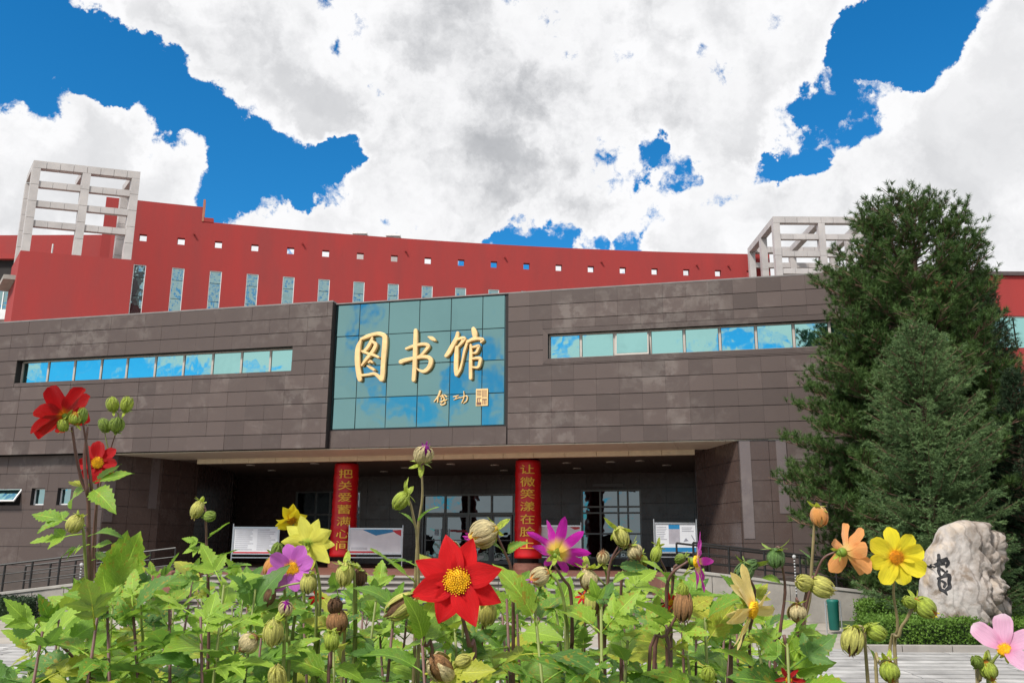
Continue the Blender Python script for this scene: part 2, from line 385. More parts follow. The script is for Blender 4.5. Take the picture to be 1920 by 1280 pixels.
# ------------------------------------------------------------------ library building (local frame: x along facade, y into the building)
ANG = R_(-13.8); BO = Vector((-5.96, 28.75, 0))
bu = Vector((math.cos(ANG), math.sin(ANG), 0)); bd = Vector((-math.sin(ANG), math.cos(ANG), 0))
def pf(x, y, dep=0):
    """point of the facade plane at depth dep seen through a photo pixel -> (s, z)"""
    d = ray(x, y); k = ((BO+bd*dep-CP).dot(bd))/d.dot(bd); P = CP+d*k; return (P-BO).dot(bu), P.z
lib = thing('library_building', 'dark granite library with overhanging upper storey, glass name panel and recessed entrance', 'building', BO, ANG)
SL, SR, ZB, ZT = -17., 18.5, 4.72, 9.62
WL = (-12.42, -1.40, 7.33, 8.16); WRn = (7.31, 16.9, 7.38, 8.18)
tile_src = MB().box(-.5, .5, 0, 1, -.5, .5).mesh('granite_tile'); tile_src.materials.append(M_gran)
tile_pol = MB().box(-.5, .5, 0, 1, -.5, .5).mesh('granite_tile_polished'); tile_pol.materials.append(M_gran2)
def sub(r, h):
    x0, x1, z0, z1 = r; a0, a1, b0, b1 = h
    if x1 <= a0 or x0 >= a1 or z1 <= b0 or z0 >= b1: return [r]
    o = []
    if x0 < a0: o.append((x0, a0, z0, z1)); x0 = a0
    if x1 > a1: o.append((a1, x1, z0, z1)); x1 = a1
    if z0 < b0: o.append((x0, x1, z0, b0))
    if z1 > b1: o.append((x0, x1, b1, z1))
    return [q for q in o if q[1]-q[0] > .03 and q[3]-q[2] > .03]
tcount = 0
def tiles(x0, x1, z0, z1, yf, holes, tw, th, single=True, hgap=.020, vgap=.0035, parent=lib, stag=0, seed=1):
    """lays tiles on the face y=yf (proud side towards -y); returns a mesh of those past the limit"""
    global tcount
    rr = random.Random(seed); rest = MB(); nz = max(1, round((z1-z0)/th)); H = (z1-z0)/nz
    for j in range(nz):
        x = x0 - (tw/2 if (j % 2 and stag) else 0)
        while x < x1-.01:
            q0 = max(x, x0); q1 = min(x+tw, x1); x += tw
            rs = [(q0, q1, z0+j*H, z0+(j+1)*H)]
            for h in holes: rs = [b for r in rs for b in sub(r, h)]
            for r in rs:
                a, b, c, d = r; dy = rr.uniform(0, .012); w = b-a-vgap; h = d-c-hgap
                if w < .02 or h < .02: continue
                if single and tcount < 300:
                    tcount += 1
                    link('granite_tile', tile_src, None, parent, ((a+b)/2, yf-.03-dy, (c+d)/2), (rr.uniform(-.008, .008), 0, rr.uniform(-.005, .005)), (w, .05, h))
                else: rest.box(a+vgap/2, b-vgap/2, yf-.03-dy, yf+.02, c+hgap/2, d-hgap/2)
    return rest
# upper storey: backing walls with window openings
def wall_open(x0, x1, z0, z1, y0, y1, h):
    mb = MB(); 
    for a, b, c, d in sub((x0, x1, z0, z1), h) if h else [(x0, x1, z0, z1)]: mb.box(a, b, y0, y1, c, d)
    return mb
YL = -.20   # left wing stands a hand's breadth proud of the glass
link('wing_wall', wall_open(SL, 0, ZB, ZT, YL, .8, WL), M_joint, lib)
link('wing_wall', wall_open(5.93, SR, ZB, ZT, .0, .8, WRn), M_joint, lib)
link('wing_wall', MB().box(.002, 5.928, .0, .8, ZB, 5.33), M_joint, lib)
link('wing_wall', MB().box(.002, 5.928, .25, .8, 5.33, ZT-.1), M_joint, lib)
R1 = tiles(6.02, SR, ZB, ZT, 0, [(WRn[0]-.16, WRn[1]+.1, WRn[2]-.16, WRn[3]+.16)], .70, .49, seed=3)
R2 = tiles(SL, -.02, ZB, ZT, YL, [WL], .70, .49, seed=4)
R3 = tiles(.02, 5.98, ZB, 5.30, 0, [], .70, .56, seed=5)
# roof line and roof slab
link('coping', MB().box(SL, -.004, YL-.04, .8, ZT, ZT+.05), mat('coping_grey', (.20, .18, .175), .5, .1), lib)
link('coping', MB().box(.0, SR, -.04, .8, ZT-.04, ZT), MATS['coping_grey'], lib)
link('flat_roof', MB().box(SL, SR, .8, 12.5, 9.0, 9.2), M_conc, lib)
# mitred surround of the right ribbon window
a0, a1, b0, b1 = WRn
link('window_surround', MB().prism([(a0-.16, b0-.16), (a1, b0-.16), (a1, b0), (a0, b0)], -.035, .2), M_gran, lib)
link('window_surround', MB().prism([(a0-.16, b1+.16), (a0, b1), (a1, b1), (a1, b1+.16)], -.035, .2), M_gran, lib)
link('window_surround', MB().prism([(a0-.16, b0-.155), (a0-.003, b0), (a0-.003, b1), (a0-.16, b1+.155)], -.036, .2), M_gran, lib)
def ribbon(xs, z0, z1, y, open_i=None):
    w = link('ribbon_window', MB().box(xs[0], xs[-1], y+.30, y+.34, z0, z1), M_joint, lib)
    fr = MB(); fr.box(xs[0], xs[-1], y, y+.07, z0, z0+.045); fr.box(xs[0], xs[-1], y, y+.07, z1-.05, z1)
    for x in xs: fr.box(x-.035, x+.035, y-.002, y+.072, z0+.045, z1-.05)
    link('window_frame', fr, M_frame, w)
    for i in range(len(xs)-1):
        a, b = xs[i]+.05, xs[i+1]-.05
        if i == open_i:
            t = R_(9); 
            f2 = MB(); f2.box(a-.01, b+.01, -.03, .02, -.04-(z1-z0-.1), 0.01)
            link('open_sash', f2, M_frame, w, (0, y-.01, z1-.06), (-t, 0, 0))
            link('pane', MB().box(a+.03, b-.03, -.036, -.032, -(z1-z0-.12), -.03), M_glassW, w, (0, y-.01, z1-.06), (-t, 0, 0))
        else:
            link('pane', MB().box(a, b, y+.03, y+.036, z0+.05, z1-.055), M_glassW, w, (0, 0, 0), (0, 0, 0))
xsL = [pf(x, 695, .05)[0] for x in (43, 91, 140, 190, 238, 291, 344, 398, 452, 506, 553)]
ribbon(xsL, WL[2], WL[3], YL+.22)
xsR = [pf(x, 640, .14)[0] for x in (1030, 1089, 1152, 1219, 1283, 1350, 1418, 1489, 1557, 1630)] + [16.85]
ribbon(xsR, WRn[2], WRn[3], .14, 2)
# glass name panel
gx = [0.03, .88, 1.93, 3.0, 4.09, 5.16, 5.90]; gz = [5.34, 6.36, 7.42, 8.46, 9.55]
gf = MB()
for x in gx: gf.box(x-.02, x+.02, .02, .10, gz[0], gz[-1])
for z in gz: gf.box(gx[0], gx[-1], .022, .098, z-.02, z+.02)
cw = link('curtain_wall', MB().box(.004, 5.926, .16, .24, 5.33, 9.56), M_joint, lib); link('mullion_grid', gf, mat('mullion', (.02, .05, .055), .5), cw)
for i in range(6):
    for j in range(4):
        a, b, c, d = gx[i]+.015, gx[i+1]-.015, gz[j]+.015, gz[j+1]-.015
        link('pane', MB().box(a-(a+b)/2, b-(a+b)/2, 0, .02, c-(c+d)/2, d-(c+d)/2), M_glassP, cw, ((a+b)/2, .0, (c+d)/2), (rnd.uniform(-.012, .012), 0, rnd.uniform(-.012, .012)))
# ---- lower storey
PL = [(-8.35, .06), (-7.33, 1.75), (-7.10, 3.6), (-7.92, 7.4), (-9.5, 10.7)]
# left lower wall with three little windows
lw = []
for (xa, xb) in ((-6, 38), (57, 82), (106, 131)):
    s0 = pf(xa, 930, .06)[0]; s1 = pf(xb, 930, .06)[0]; lw.append((s0, s1, 2.98, 3.56))
mb = MB(); rs = [(SL, -8.35, 0, ZB)]
for h in lw: rs = [b for r in rs for b in sub(r, h)]
for a, b, c, d in rs: mb.box(a, b, .09, .5, c, d)
link('lower_wall', mb, M_joint, lib)
R4 = tiles(SL, -8.35, 0.3, ZB-.01, .12, lw, .9, .62, seed=6)
for i, (a, b, c, d) in enumerate(lw):
    w = link('small_window', MB().box(a, b, .4, .45, c, d), M_joint, lib)
    f = MB(); f.box(a, a+.05, 0, .05, c, d); f.box(b-.03, b, 0, .05, c, d); f.box(a+.05, b-.03, 0, .05, c, c+.05); f.box(a+.05, b-.03, 0, .05, d-.03, d)
    off = MB();
    if i == 0:
        f = MB(); H = d-c; f.box(a, a+.05, -.02, .02, -H, 0); f.box(b-.05, b, -.02, .02, -H, 0); f.box(a+.05, b-.05, -.02, .02, -H, -H+.05); f.box(a+.05, b-.05, -.02, .02, -.05, 0)
        link('open_sash', f, M_white, w, (0, .15, d), (R_(-38), 0, 0)); link('pane', MB().box(a+.04, b-.04, -.005, .005, -H+.03, -.03), M_glassW, w, (0, .15, d), (R_(-38), 0, 0))
    else:
        link('window_frame', f, M_white, w, (0, .25, 0)); link('pane', MB().box(a+.05, b-.03, .27, .28, c+.05, d-.03), M_glassR, w)
# angled wall pieces of the recess, clad with large polished slabs
def wallrun(p, q, z0, z1, m, tw=.85, th=.62, pol=True, thick=.3, strips=()):
    p = Vector((p[0], p[1], 0)); q = Vector((q[0], q[1], 0)); d = q-p; L = d.length; a = math.atan2(d.y, d.x)
    w = link('recess_wall', MB().box(0, L, .0, thick, z0, z1), M_joint, lib, (p.x, p.y, 0), (0, 0, a))
    mb = tiles(0, L, z0, z1, 0, [], tw, th, single=False, hgap=.014, vgap=.010, seed=int(L*100))
    o = link('cladding', mb, m, w); o['kind'] = 'stuff'
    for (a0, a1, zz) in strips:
        link('reflection_strip', MB().box(a0, a1, -.05, -.032, zz, z1-.02), M_strip, w)  # tile strips with the wall's lighter reflections put into their colour
    return w
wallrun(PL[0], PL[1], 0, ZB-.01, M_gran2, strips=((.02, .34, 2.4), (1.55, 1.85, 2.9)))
wallrun(PL[1], PL[2], 0, ZB-.01, M_gran2)
wallrun(PL[2], PL[3], 0, ZB-.01, M_gran2, thick=.1)
wallrun(PL[3], (-9.6, 10.7), 0, ZB-.01, M_gran2, thick=.1)
wallrun((11.45, 7.4), (11.62, 3.2), 0, ZB-.01, M_gran2)
wallrun((11.62, 3.2), (12.95, .06), 0, ZB-.01, M_gran2)
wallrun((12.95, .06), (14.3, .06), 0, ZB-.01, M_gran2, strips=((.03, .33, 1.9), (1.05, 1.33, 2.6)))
wallrun((14.3, .06), (SR, .06), 0, ZB-.01, M_gran, pol=False)
wallrun((11.3, 10.7), (11.45, 7.4), 0, ZB-.01, M_gran2)
# back wall of the recess
BY = 10.7; dX0, dX1 = -.50, 3.68
ops = [(-6.6, -3.4, 1.15, 4.05), (6.55, 9.05, 1.2, 4.0), (dX0, dX1, .9, 3.88)]
rs = [(-9.7, 11.4, 0, ZB-.01)]
for h in ops: rs = [b for r in rs for b in sub(r, h)]
mb = MB()
for a, b, c, d in rs: mb.box(a, b, BY, BY+.35, c, d)
bw = link('back_wall', mb, M_joint, lib)
cl = tiles(-9.7, 11.4, .9, ZB-.02, BY, ops, 1.1, .62, single=False, hgap=.014, vgap=.010, seed=77)
o = link('cladding', cl, M_gran2, bw); o['kind'] = 'stuff'
link('wall_lamp', MB().box(7.05, 8.35, BY-.10, BY-.03, 4.14, 4.24), M_strip, lib)
link('interior_wall', MB().box(-9.5, 11, BY+3.0, BY+3.2, .9, ZB-.1), mat('interior', (.10, .09, .08), .9), lib)
def window_grid(a, b, c, d, xs, zs, tone, name='entrance_window', gl=M_glassD):
    w = link(name, MB().box(a, b, BY+.30, BY+.34, c, d), M_joint, lib)
    f = MB()
    for x in xs: f.box(x-.035, x+.035, BY-.02, BY+.10, c, d)
    for z in zs: f.box(a, b, BY-.018, BY+.098, z-.035, z+.035)
    link('window_frame', f, tone, w)
    for i in range(len(xs)-1):
        for j in range(len(zs)-1):
            link('pane', MB().box(xs[i]+.03, xs[i+1]-.03, BY+.04, BY+.05, zs[j]+.03, zs[j+1]-.03), gl, w)
M_fdk = mat('bronze_frame', (.17, .16, .15), .4, .05, metal=.4)
window_grid(*ops[0], [-6.57, -5.6, -4.9, -3.43], [1.18, 2.1, 3.02, 4.02], M_fdk)
window_grid(*ops[1], [6.58, 7.35, 8.1, 8.5, 9.02], [1.23, 2.2, 3.05, 3.3, 3.97], M_fdk)
# entrance doors: transom lights over four leaves
ed = link('entrance_doors', MB().box(dX0, dX1, BY+.30, BY+.34, .9, 3.88), M_joint, lib)
f = MB(); f.box(dX0, dX0+.08, BY-.02, BY+.12, .9, 3.88); f.box(dX1-.08, dX1, BY-.02, BY+.12, .9, 3.88); f.box(dX0+.08, dX1-.08, BY-.02, BY+.12, 3.80, 3.88); f.box(dX0+.08, dX1-.08, BY-.02, BY+.12, 2.98, 3.08)
for x in (.55, 1.62, 2.65): f.box(x-.04, x+.04, BY-.018, BY+.118, .9, 3.80)
link('door_frame', f, M_fdk, ed)
dx = [dX0+.08, .55, 1.62, 2.65, dX1-.08]
for i in range(4):
    link('transom_pane', MB().box(dx[i]+.04, dx[i+1]-.04, BY+.05, BY+.06, 3.09, 3.79), M_glassD, ed)
    a, b = dx[i]+.05, dx[i+1]-.05
    f = MB(); f.box(a, a+.07, BY+.01, BY+.06, .93, 2.97); f.box(b-.07, b, BY+.01, BY+.06, .93, 2.97); f.box(a+.07, b-.07, BY+.01, BY+.06, .93, 1.08); f.box(a+.07, b-.07, BY+.01, BY+.06, 2.89, 2.97); f.box(a+.07, b-.07, BY+.012, BY+.058, 1.9, 1.94)
    link('door_leaf', f, M_fdk, ed); link('door_pane', MB().box(a+.07, b-.07, BY+.03, BY+.04, 1.08, 2.89), M_glassD, ed)
    hx = b-.12 if i % 2 == 0 else a+.12
    link('handle', MB().tube([(hx, BY-.06, 1.5), (hx, BY-.06, 2.4)], .018, 8), M_alu, ed)
for (x, z, w, h, m) in ((.18, 2.25, .17, .26, M_paper), (1.35, 2.3, .55, .1, M_redp), (.95, 2.32, .3, .09, M_redp)):
    link('door_notice', MB().box(x-w/2, x+w/2, BY+.0, BY+.004, z-h/2, z+h/2), m, ed)
# soffit panels, cream beam, downlights
sf = MB(); link('soffit_backing', MB().zprism([(SL, .5), (SL, -.15), (-.01, -.15), (0, .03), (SR, .05), (SR, 8), (SR, 12), (SL, 12)], ZB-.0, ZB+.1), M_joint, lib)
for i in range(15):
    for j, (ya, yb) in enumerate(((.02, 1.1), (1.1, 2.2))):
        x0 = -8.4+i*1.5; link('soffit_panel', MB().box(x0+.004, x0+1.496, ya+.004, yb-.004, ZB-.03, ZB-.002), M_soff, lib)
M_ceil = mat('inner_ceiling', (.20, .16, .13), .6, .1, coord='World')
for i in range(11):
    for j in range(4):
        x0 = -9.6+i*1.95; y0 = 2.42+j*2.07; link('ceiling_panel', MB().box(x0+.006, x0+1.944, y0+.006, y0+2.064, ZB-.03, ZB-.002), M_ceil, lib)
nb = 17; xb0, xb1 = -6.25, 11.62
for i in range(nb):
    a = xb0+(xb1-xb0)*i/nb; b = xb0+(xb1-xb0)*(i+1)/nb; link('beam_panel', MB().box(a+.006, b-.006, 2.2, 2.4, ZB-.19, ZB-.03), M_beam, lib)
for (px, py) in ((510, 882), (590, 869), (760, 877), (845, 870), (928, 872), (945, 882), (1063, 868), (1082, 878), (1200, 864), (1145, 866), (470, 872), (660, 872), (1250, 872), (720, 884)):
    P = on_z(px, py, ZB-.05); s = (P-BO).dot(bu); y = (P-BO).dot(bd)
    link('downlight', MB().lathe([(.17, 0), (.17, .03), (.13, .035), (.12, .0)], 18), M_lamp, lib, (s, y, ZB-.065))
# columns: plinth, shaft, cap (building) and the red banners wound round them
def column(px, py, txt, pys, lab):
    s, z = pf(px, 1046, 2.55+.42); cx, cy = s, 2.97
    link('column', MB().lathe([(.36, 0), (.36, ZB-.93)], 28).mesh('column', True), M_black, lib, (cx, cy, .9))
    link('plinth', MB().lathe([(.50, 0), (.50, .16), (.47, .17), (.47, .22)], 28), M_terra, lib, (cx, cy, .9))
    W = BO+bu*cx+bd*cy
    zt, zb = 4.50, 1.27; rr = .43
    t = thing('banner', lab, 'banner', (W.x, W.y, .9), 0, 'red banners round the entrance columns')
    prof = []
    n = 40; mb = MB()
    for i in range(n+1):
        z = zb+(zt-zb)*i/n; r = rr+.008*math.sin(i*1.7)+.006*math.sin(i*.61)+(.03*(1-i/n)); prof.append((r, z-.9))
    link('banner_cloth', mb.lathe(prof, 48).mesh('banner_cloth', True), M_ban, t)
    face = math.atan2(-W.y, -W.x)      # towards the camera side of the entrance
    for ch, py in zip(txt, pys):
        P = on_y(px, py, W.y-.4); zc = P.z
        cu = bpy.data.curves.new('glyph', 'FONT'); cu.body = ch; cu.size = .42; cu.align_x = 'CENTER'; cu.align_y = 'CENTER'; cu.offset = 0
        to = bpy.data.objects.new('glyph', cu); COL.objects.link(to); bpy.context.view_layer.update()
        me = bpy.data.meshes.new_from_object(to); bpy.data.objects.remove(to)
        vs = np.array([v.co[:] for v in me.vertices]); mx = (vs.max(0)+vs.min(0))/2; ex = max(.01, vs[:, 0].max()-vs[:, 0].min()); ey = max(.01, vs[:, 1].max()-vs[:, 1].min())
        bm = bmesh.new(); bm.from_mesh(me); bmesh.ops.triangulate(bm, faces=bm.faces); bmesh.ops.subdivide_edges(bm, edges=bm.edges, cuts=3, use_grid_fill=True); bmesh.ops.triangulate(bm, faces=bm.faces)
        for v in bm.verts:
            lx = (v.co.x-mx[0])*1.28-.03; lz = (v.co.y-mx[1])*.80
            u = (zc+lz-zb)/(zt-zb); r = rr+.03*(1-u)+.036
            a = face+lx/r; v.co = Vector((math.cos(a)*r, math.sin(a)*r, zc+lz-.9))
        bm.to_mesh(me); bm.free(); me.materials.clear()
        m2 = me.copy(); m2.transform(Matrix.Rotation(.022, 4, 'Z') @ Matrix.Translation((.002*math.cos(face), .002*math.sin(face), -.006))); bm = bmesh.new(); bm.from_mesh(me); bm.from_mesh(m2); bm.to_mesh(me); bm.free(); bpy.data.meshes.remove(m2)
        link('character', me, M_yel, t)
column(642, 1046, '把关爱蓄满心间', [887.7, 909.6, 931.5, 954, 976.7, 1000, 1021.7], 'red banner with gold writing round the left entrance column')
column(990, 1048, '让微笑漾在脸上', [879, 902.7, 925, 948.5, 972.5, 996, 1019], 'red banner with gold writing round the right entrance column')

def stuff_tiles(mb, par=lib, m=M_gran):
    if mb.v: o = link('tile_field', mb, m, par); o['kind'] = 'stuff'
for r in (R1, R2, R3, R4): stuff_tiles(r)

# ------------------------------------------------------------------ gilt calligraphy on the glass
def stroke(mb, pts, y0, y1, conv, wk):
    """brush stroke: capsule chain with bevelled edge; pts (px,py,width)"""
    n = len(pts); P = []
    # smooth resample (Catmull-Rom)
    Q = [np.array(p, float) for p in pts]; Q = [2*Q[0]-Q[1]]+Q+[2*Q[-1]-Q[-2]]
    for i in range(1, len(Q)-2):
        for k in range(5):
            t = k/5.; a, b, c, d = Q[i-1], Q[i], Q[i+1], Q[i+2]
            P.append(.5*((2*b)+(-a+c)*t+(2*a-5*b+4*c-d)*t*t+(-a+3*b-3*c+d)*t**3))
    P.append(Q[-2]); L = []; Rr = []
    C = [np.array(conv(p[0], p[1])) for p in P]; Wd = [max(2, p[2])*wk/2 for p in P]
    m = len(C)
    def tang(i): d = C[min(i+1, m-1)]-C[max(i-1, 0)]; return d/(np.linalg.norm(d)+1e-9)
    for i in range(m):
        t = tang(i); nn = np.array([-t[1], t[0]]); L.append(C[i]+nn*Wd[i]); Rr.append(C[i]-nn*Wd[i])
    t0 = tang(0); t1 = tang(m-1); n0 = np.array([-t0[1], t0[0]]); n1 = np.array([-t1[1], t1[0]])
    cap1 = [C[-1]+(t1*math.sin(a)+n1*math.cos(a))*Wd[-1]*.95 for a in (.6, 1.2, 1.9, 2.5)]
    cap0 = [C[0]+(-t0*math.sin(a)-n0*math.cos(a))*Wd[0]*.95 for a in (.6, 1.2, 1.9, 2.5)]
    ring = L+cap1+Rr[::-1]+cap0; cen = L[:]
    # layered rings: back, front edge, inset front
    b = len(mb.v); N = len(ring); ctr_idx = []
    spine = [C[i] for i in range(m)]
    def inset(q):
        j = min(range(m), key=lambda i: np.sum((q-spine[i])**2)); return q+(spine[j]-q)*.28
    ins = [inset(q) for q in ring]
    for ring_, yy in ((ring, y1), (ring, y0+.012), (ins, y0)):
        mb.v += [(q[0], yy, q[1]) for q in ring_]
    for r in range(2):
        for i in range(N): j = (i+1) % N; mb.f.append((b+r*N+i, b+r*N+j, b+(r+1)*N+j, b+(r+1)*N+i))
    o = b+2*N
    for i in range(m-1): mb.f.append((o+i, o+i+1, o+m+4+(m-1-i-1), o+m+4+(m-1-i)))
    mb.f.append(tuple([o+m-1]+[o+m+k for k in range(4)]+[o+m+4])); mb.f.append(tuple([o+2*m+3]+[o+2*m+4+k for k in range(4)]+[o]))
CH1 = {'tu': [[(235, 245, 30), (205, 330, 58), (195, 450, 62), (200, 560, 60), (215, 660, 60), (225, 715, 52)],
              [(240, 230, 30), (310, 200, 45), (400, 170, 40), (470, 168, 45), (520, 195, 55), (525, 260, 60), (515, 400, 60), (505, 520, 55), (500, 640, 55), (490, 715, 50)],
              [(245, 665, 28), (330, 655, 30), (400, 645, 35), (450, 680, 40), (485, 715, 48)],
              [(375, 215, 25), (360, 260, 40), (320, 330, 40), (270, 385, 35)],
              [(375, 260, 30), (415, 290, 40), (400, 345, 45), (360, 405, 42), (300, 475, 38), (250, 545, 22)],
              [(255, 375, 25), (330, 405, 30), (400, 425, 32), (450, 448, 26)],
              [(330, 512, 16), (355, 495, 30), (378, 512, 20)], [(318, 552, 16), (360, 575, 32), (398, 600, 28)]],
       'shu': [[(780, 345, 28), (850, 318, 34), (950, 292, 34), (1015, 292, 38), (1045, 315, 42), (1015, 362, 36), (960, 420, 30), (905, 450, 22)],
               [(715, 503, 50), (770, 482, 45), (880, 458, 38), (980, 442, 38), (1050, 450, 44), (1078, 490, 50), (1062, 555, 50), (1025, 600, 46), (980, 618, 36), (930, 598, 24), (908, 578, 12)],
               [(895, 125, 44), (895, 200, 50), (890, 350, 52), (885, 500, 50), (880, 600, 48), (870, 722, 44)],
               [(1045, 203, 14), (1090, 222, 44), (1128, 245, 26)]],
       'guan': [[(1398, 155, 38), (1385, 215, 45), (1340, 300, 50), (1290, 390, 50), (1258, 430, 40)],
                [(1395, 235, 22), (1440, 218, 34), (1478, 225, 42), (1450, 268, 36), (1405, 318, 26)],
                [(1388, 330, 42), (1385, 420, 50), (1380, 520, 50), (1380, 600, 50), (1386, 655, 46)],
                [(1396, 655, 26), (1430, 590, 28), (1458, 480, 24), (1478, 380, 30), (1503, 300, 32), (1518, 250, 24)],
                [(1588, 108, 46), (1603, 160, 62), (1607, 208, 48)],
                [(1515, 268, 26), (1570, 235, 36), (1645, 225, 34), (1700, 238, 38), (1680, 268, 24)],
                [(1556, 300, 26), (1560, 400, 35), (1556, 500, 38), (1556, 600, 40), (1556, 700, 38)],
                [(1570, 330, 22), (1620, 318, 30), (1655, 312, 30), (1642, 355, 32), (1620, 392, 26), (1580, 400, 18)],
                [(1575, 466, 22), (1630, 458, 30), (1672, 465, 36), (1665, 520, 36), (1645, 568, 30), (1580, 570, 22)]],
       'qi': [[(1180, 850, 25), (1160, 905, 20), (1108, 975, 12)], [(1158, 900, 12), (1150, 980, 14)], [(1180, 915, 12), (1215, 895, 15), (1195, 945, 12)], [(1215, 905, 12), (1230, 945, 12), (1195, 985, 10)], [(1180, 975, 12), (1262, 952, 12)], [(1232, 895, 12), (1262, 915, 14)], [(1185, 1000, 10), (1200, 1015, 14), (1240, 1000, 14), (1242, 975, 10)]],
       'gong': [[(1340, 915, 12), (1400, 900, 10)], [(1375, 905, 10), (1370, 940, 10)], [(1345, 952, 8), (1420, 922, 11)], [(1420, 930, 8), (1500, 905, 14), (1502, 960, 14), (1462, 995, 10)], [(1465, 850, 8), (1468, 920, 13), (1440, 990, 8)]]}
sg = thing('calligraphy_sign', 'three large gilt calligraphy characters with signature and seal on the teal glass', 'sign', BO, ANG)
def cz(x, y): return pf(640+x/6.4, 600+y/6.4, -.1)
unit = (cz(1000, 400)[0]-cz(900, 400)[0])/100
for key in ('tu', 'shu', 'guan', 'qi', 'gong'):
    mb = MB()
    for i, s_ in enumerate(CH1[key]):
        big = key in ('tu', 'shu', 'guan'); y0 = -.14-.004*i if big else -.07-.003*i; stroke(mb, s_, y0, -.02, cz, unit*1.02)
    ch = link('character' if big else 'signature', mb.mesh('character'), M_gold, sg)
mb = MB(); x0, z1 = cz(1612, 822); x1, z0 = cz(1752, 1022)
se = link('seal', MB().box(x0, x1, -.06, -.02, z0, z1), M_gold, sg)
w = x1-x0; h = z1-z0; t_ = .012
sl = MB()
for i in range(4): sl.box(x0+w*(.08+.0*i), x0+w*.46, -.064, -.0605, z1-h*(.10+.09*i)-h*.04, z1-h*(.10+.09*i))
for i in range(4): sl.box(x0+w*(.54+.10*i), x0+w*(.59+.10*i), -.0642, -.0605, z1-h*.5, z1-h*.08)
sl.box(x0+w*.1, x0+w*.18, -.0644, -.0605, z1-h*.85, z1-h*.52); sl.box(x0+w*.1, x0+w*.46, -.0646, -.0605, z1-h*.58, z1-h*.53); sl.box(x0+w*.26, x0+w*.32, -.0648, -.0605, z1-h*.75, z1-h*.58); sl.box(x0+w*.06, x0+w*.46, -.065, -.0605, z1-h*.95, z1-h*.78)
for i in range(3): sl.box(x0+w*(.56+.13*i), x0+w*(.62+.13*i), -.0652, -.0605, z1-h*.92, z1-h*(.56+.04*i))
sl.box(x0+w*.54, x0+w*.92, -.0654, -.0605, z1-h*.66, z1-h*.60)
link('seal_carving', sl, M_seal, se)

# ------------------------------------------------------------------ notice boards on the terrace
def board(px0, px1, py0, py1, Y, kind, label):
    a = on_y(px0, py0, Y); b = on_y(px1, py1, Y); W = b.x-a.x; H = a.z-b.z; zb_ = b.z-.9
    t = thing('notice_board', label, 'notice board', (a.x, Y, .9), 0, 'notice boards on the terrace')
    for x in (0, W): link('post', MB().tube([(x, 0, 0), (x, 0, zb_+H+.12)], .022, 8), M_alu, t)
    f = MB(); f.box(.02, W-.02, -.02, .03, zb_+H-.03, zb_+H+.02); f.box(.02, W-.02, -.02, .03, zb_-.02, zb_+.02); f.box(.021, .045, -.019, .029, zb_+.021, zb_+H-.031); f.box(W-.045, W-.021, -.019, .029, zb_+.021, zb_+H-.031); link('board_frame', f, M_alu, t)
    link('foot_rail', MB().box(.02, W-.02, -.015, .015, max(.08, zb_-.14), max(.11, zb_-.11)), M_alu, t)
    link('panel', MB().box(.03, W-.03, 0, .02, zb_+.02, zb_+H-.03), M_paper, t)
    p = MB(); q = MB(); r_ = MB()
    if kind == 'text':
        for i in range(11):
            z = zb_+H*(.9-.075*i)
            for xx in (.06, .53): p.box(W*xx, W*(xx+rnd.uniform(.25, .4)), -.003, -.0005, z, z+.018)
        r_.box(.03, W-.03, -.004, -.0005, zb_+.02, zb_+.07)
    elif kind == 'sky':
        q.prism([(.03, zb_+H*.95), (W*.25, zb_+H*.95), (W*.5, zb_+H*.72), (W*.85, zb_+H*.88), (W*.8, zb_+H*.97)], -.004, -.0005)
        r_.prism([(W*.80, zb_+H*.93), (W*.97, zb_+H*.95), (W*.97, zb_+H*.70), (W*.88, zb_+H*.80)], -.005, -.0005); r_.box(.03, W*.5, -.005, -.0005, zb_+.03, zb_+.09)
        for i in range(3): p.box(W*.05, W*.35, -.0035, -.0005, zb_+.14+.03*i, zb_+.15+.03*i)
    elif kind == 'plain':
        r_.prism([(W*.74, zb_+H*.97), (W*.97, zb_+H*.97), (W*.97, zb_+H*.90), (W*.86, zb_+H*.86)], -.005, -.0005); p.box(W*.1, W*.9, -.0035, -.0005, zb_+.06, zb_+.10)
    else:
        q.box(W*.34, W*.60, -.004, -.0005, zb_+H*.80, zb_+H*.95); q.box(.03, W-.03, -.0042, -.0005, zb_+.03, zb_+H*.18)
        link('poster', MB().box(W*.34, W*.60, -.003, -.0005, zb_+H*.3, zb_+H*.79), M_grey, t)
        for i in range(8): p.box(W*.06, W*rnd.uniform(.22, .30), -.003, -.0005, zb_+H*(.86-.06*i), zb_+H*(.86-.06*i)+.014)
        for i in range(3): p.box(W*.65, W*rnd.uniform(.8, .94), -.003, -.0005, zb_+H*(.84-.06*i), zb_+H*(.84-.06*i)+.016)
        p.prism([(W*.68, zb_+H*.38), (W*.74, zb_+H*.5), (W*.80, zb_+H*.40)], -.003, -.0005); p.prism([(W*.86, zb_+H*.6), (W*.88, zb_+H*.6), (W*.95, zb_+H*.42), (W*.93, zb_+H*.4)], -.003, -.0005)
    for mb_, m_, nm in ((p, mat('print_text', (.22, .22, .26), .6), 'print'), (q, M_blue, 'print'), (r_, M_redp, 'print')):
        if mb_.v: link(nm, mb_, m_, t)
board(438, 521, 988, 1038, 31.6, 'text', 'silver framed notice board of grey text sheets left of the left banner')
board(655, 754, 990, 1038, 31.2, 'sky', 'notice board with blue sky print and red corner just right of the left banner')
board(1006, 1090, 985, 1037, 30.2, 'plain', 'plain pale notice board with red corner mark right of the right banner')
board(1226, 1308, 980, 1036, 27.6, 'poster', 'notice board with three posters and blue foot band by the right wall')

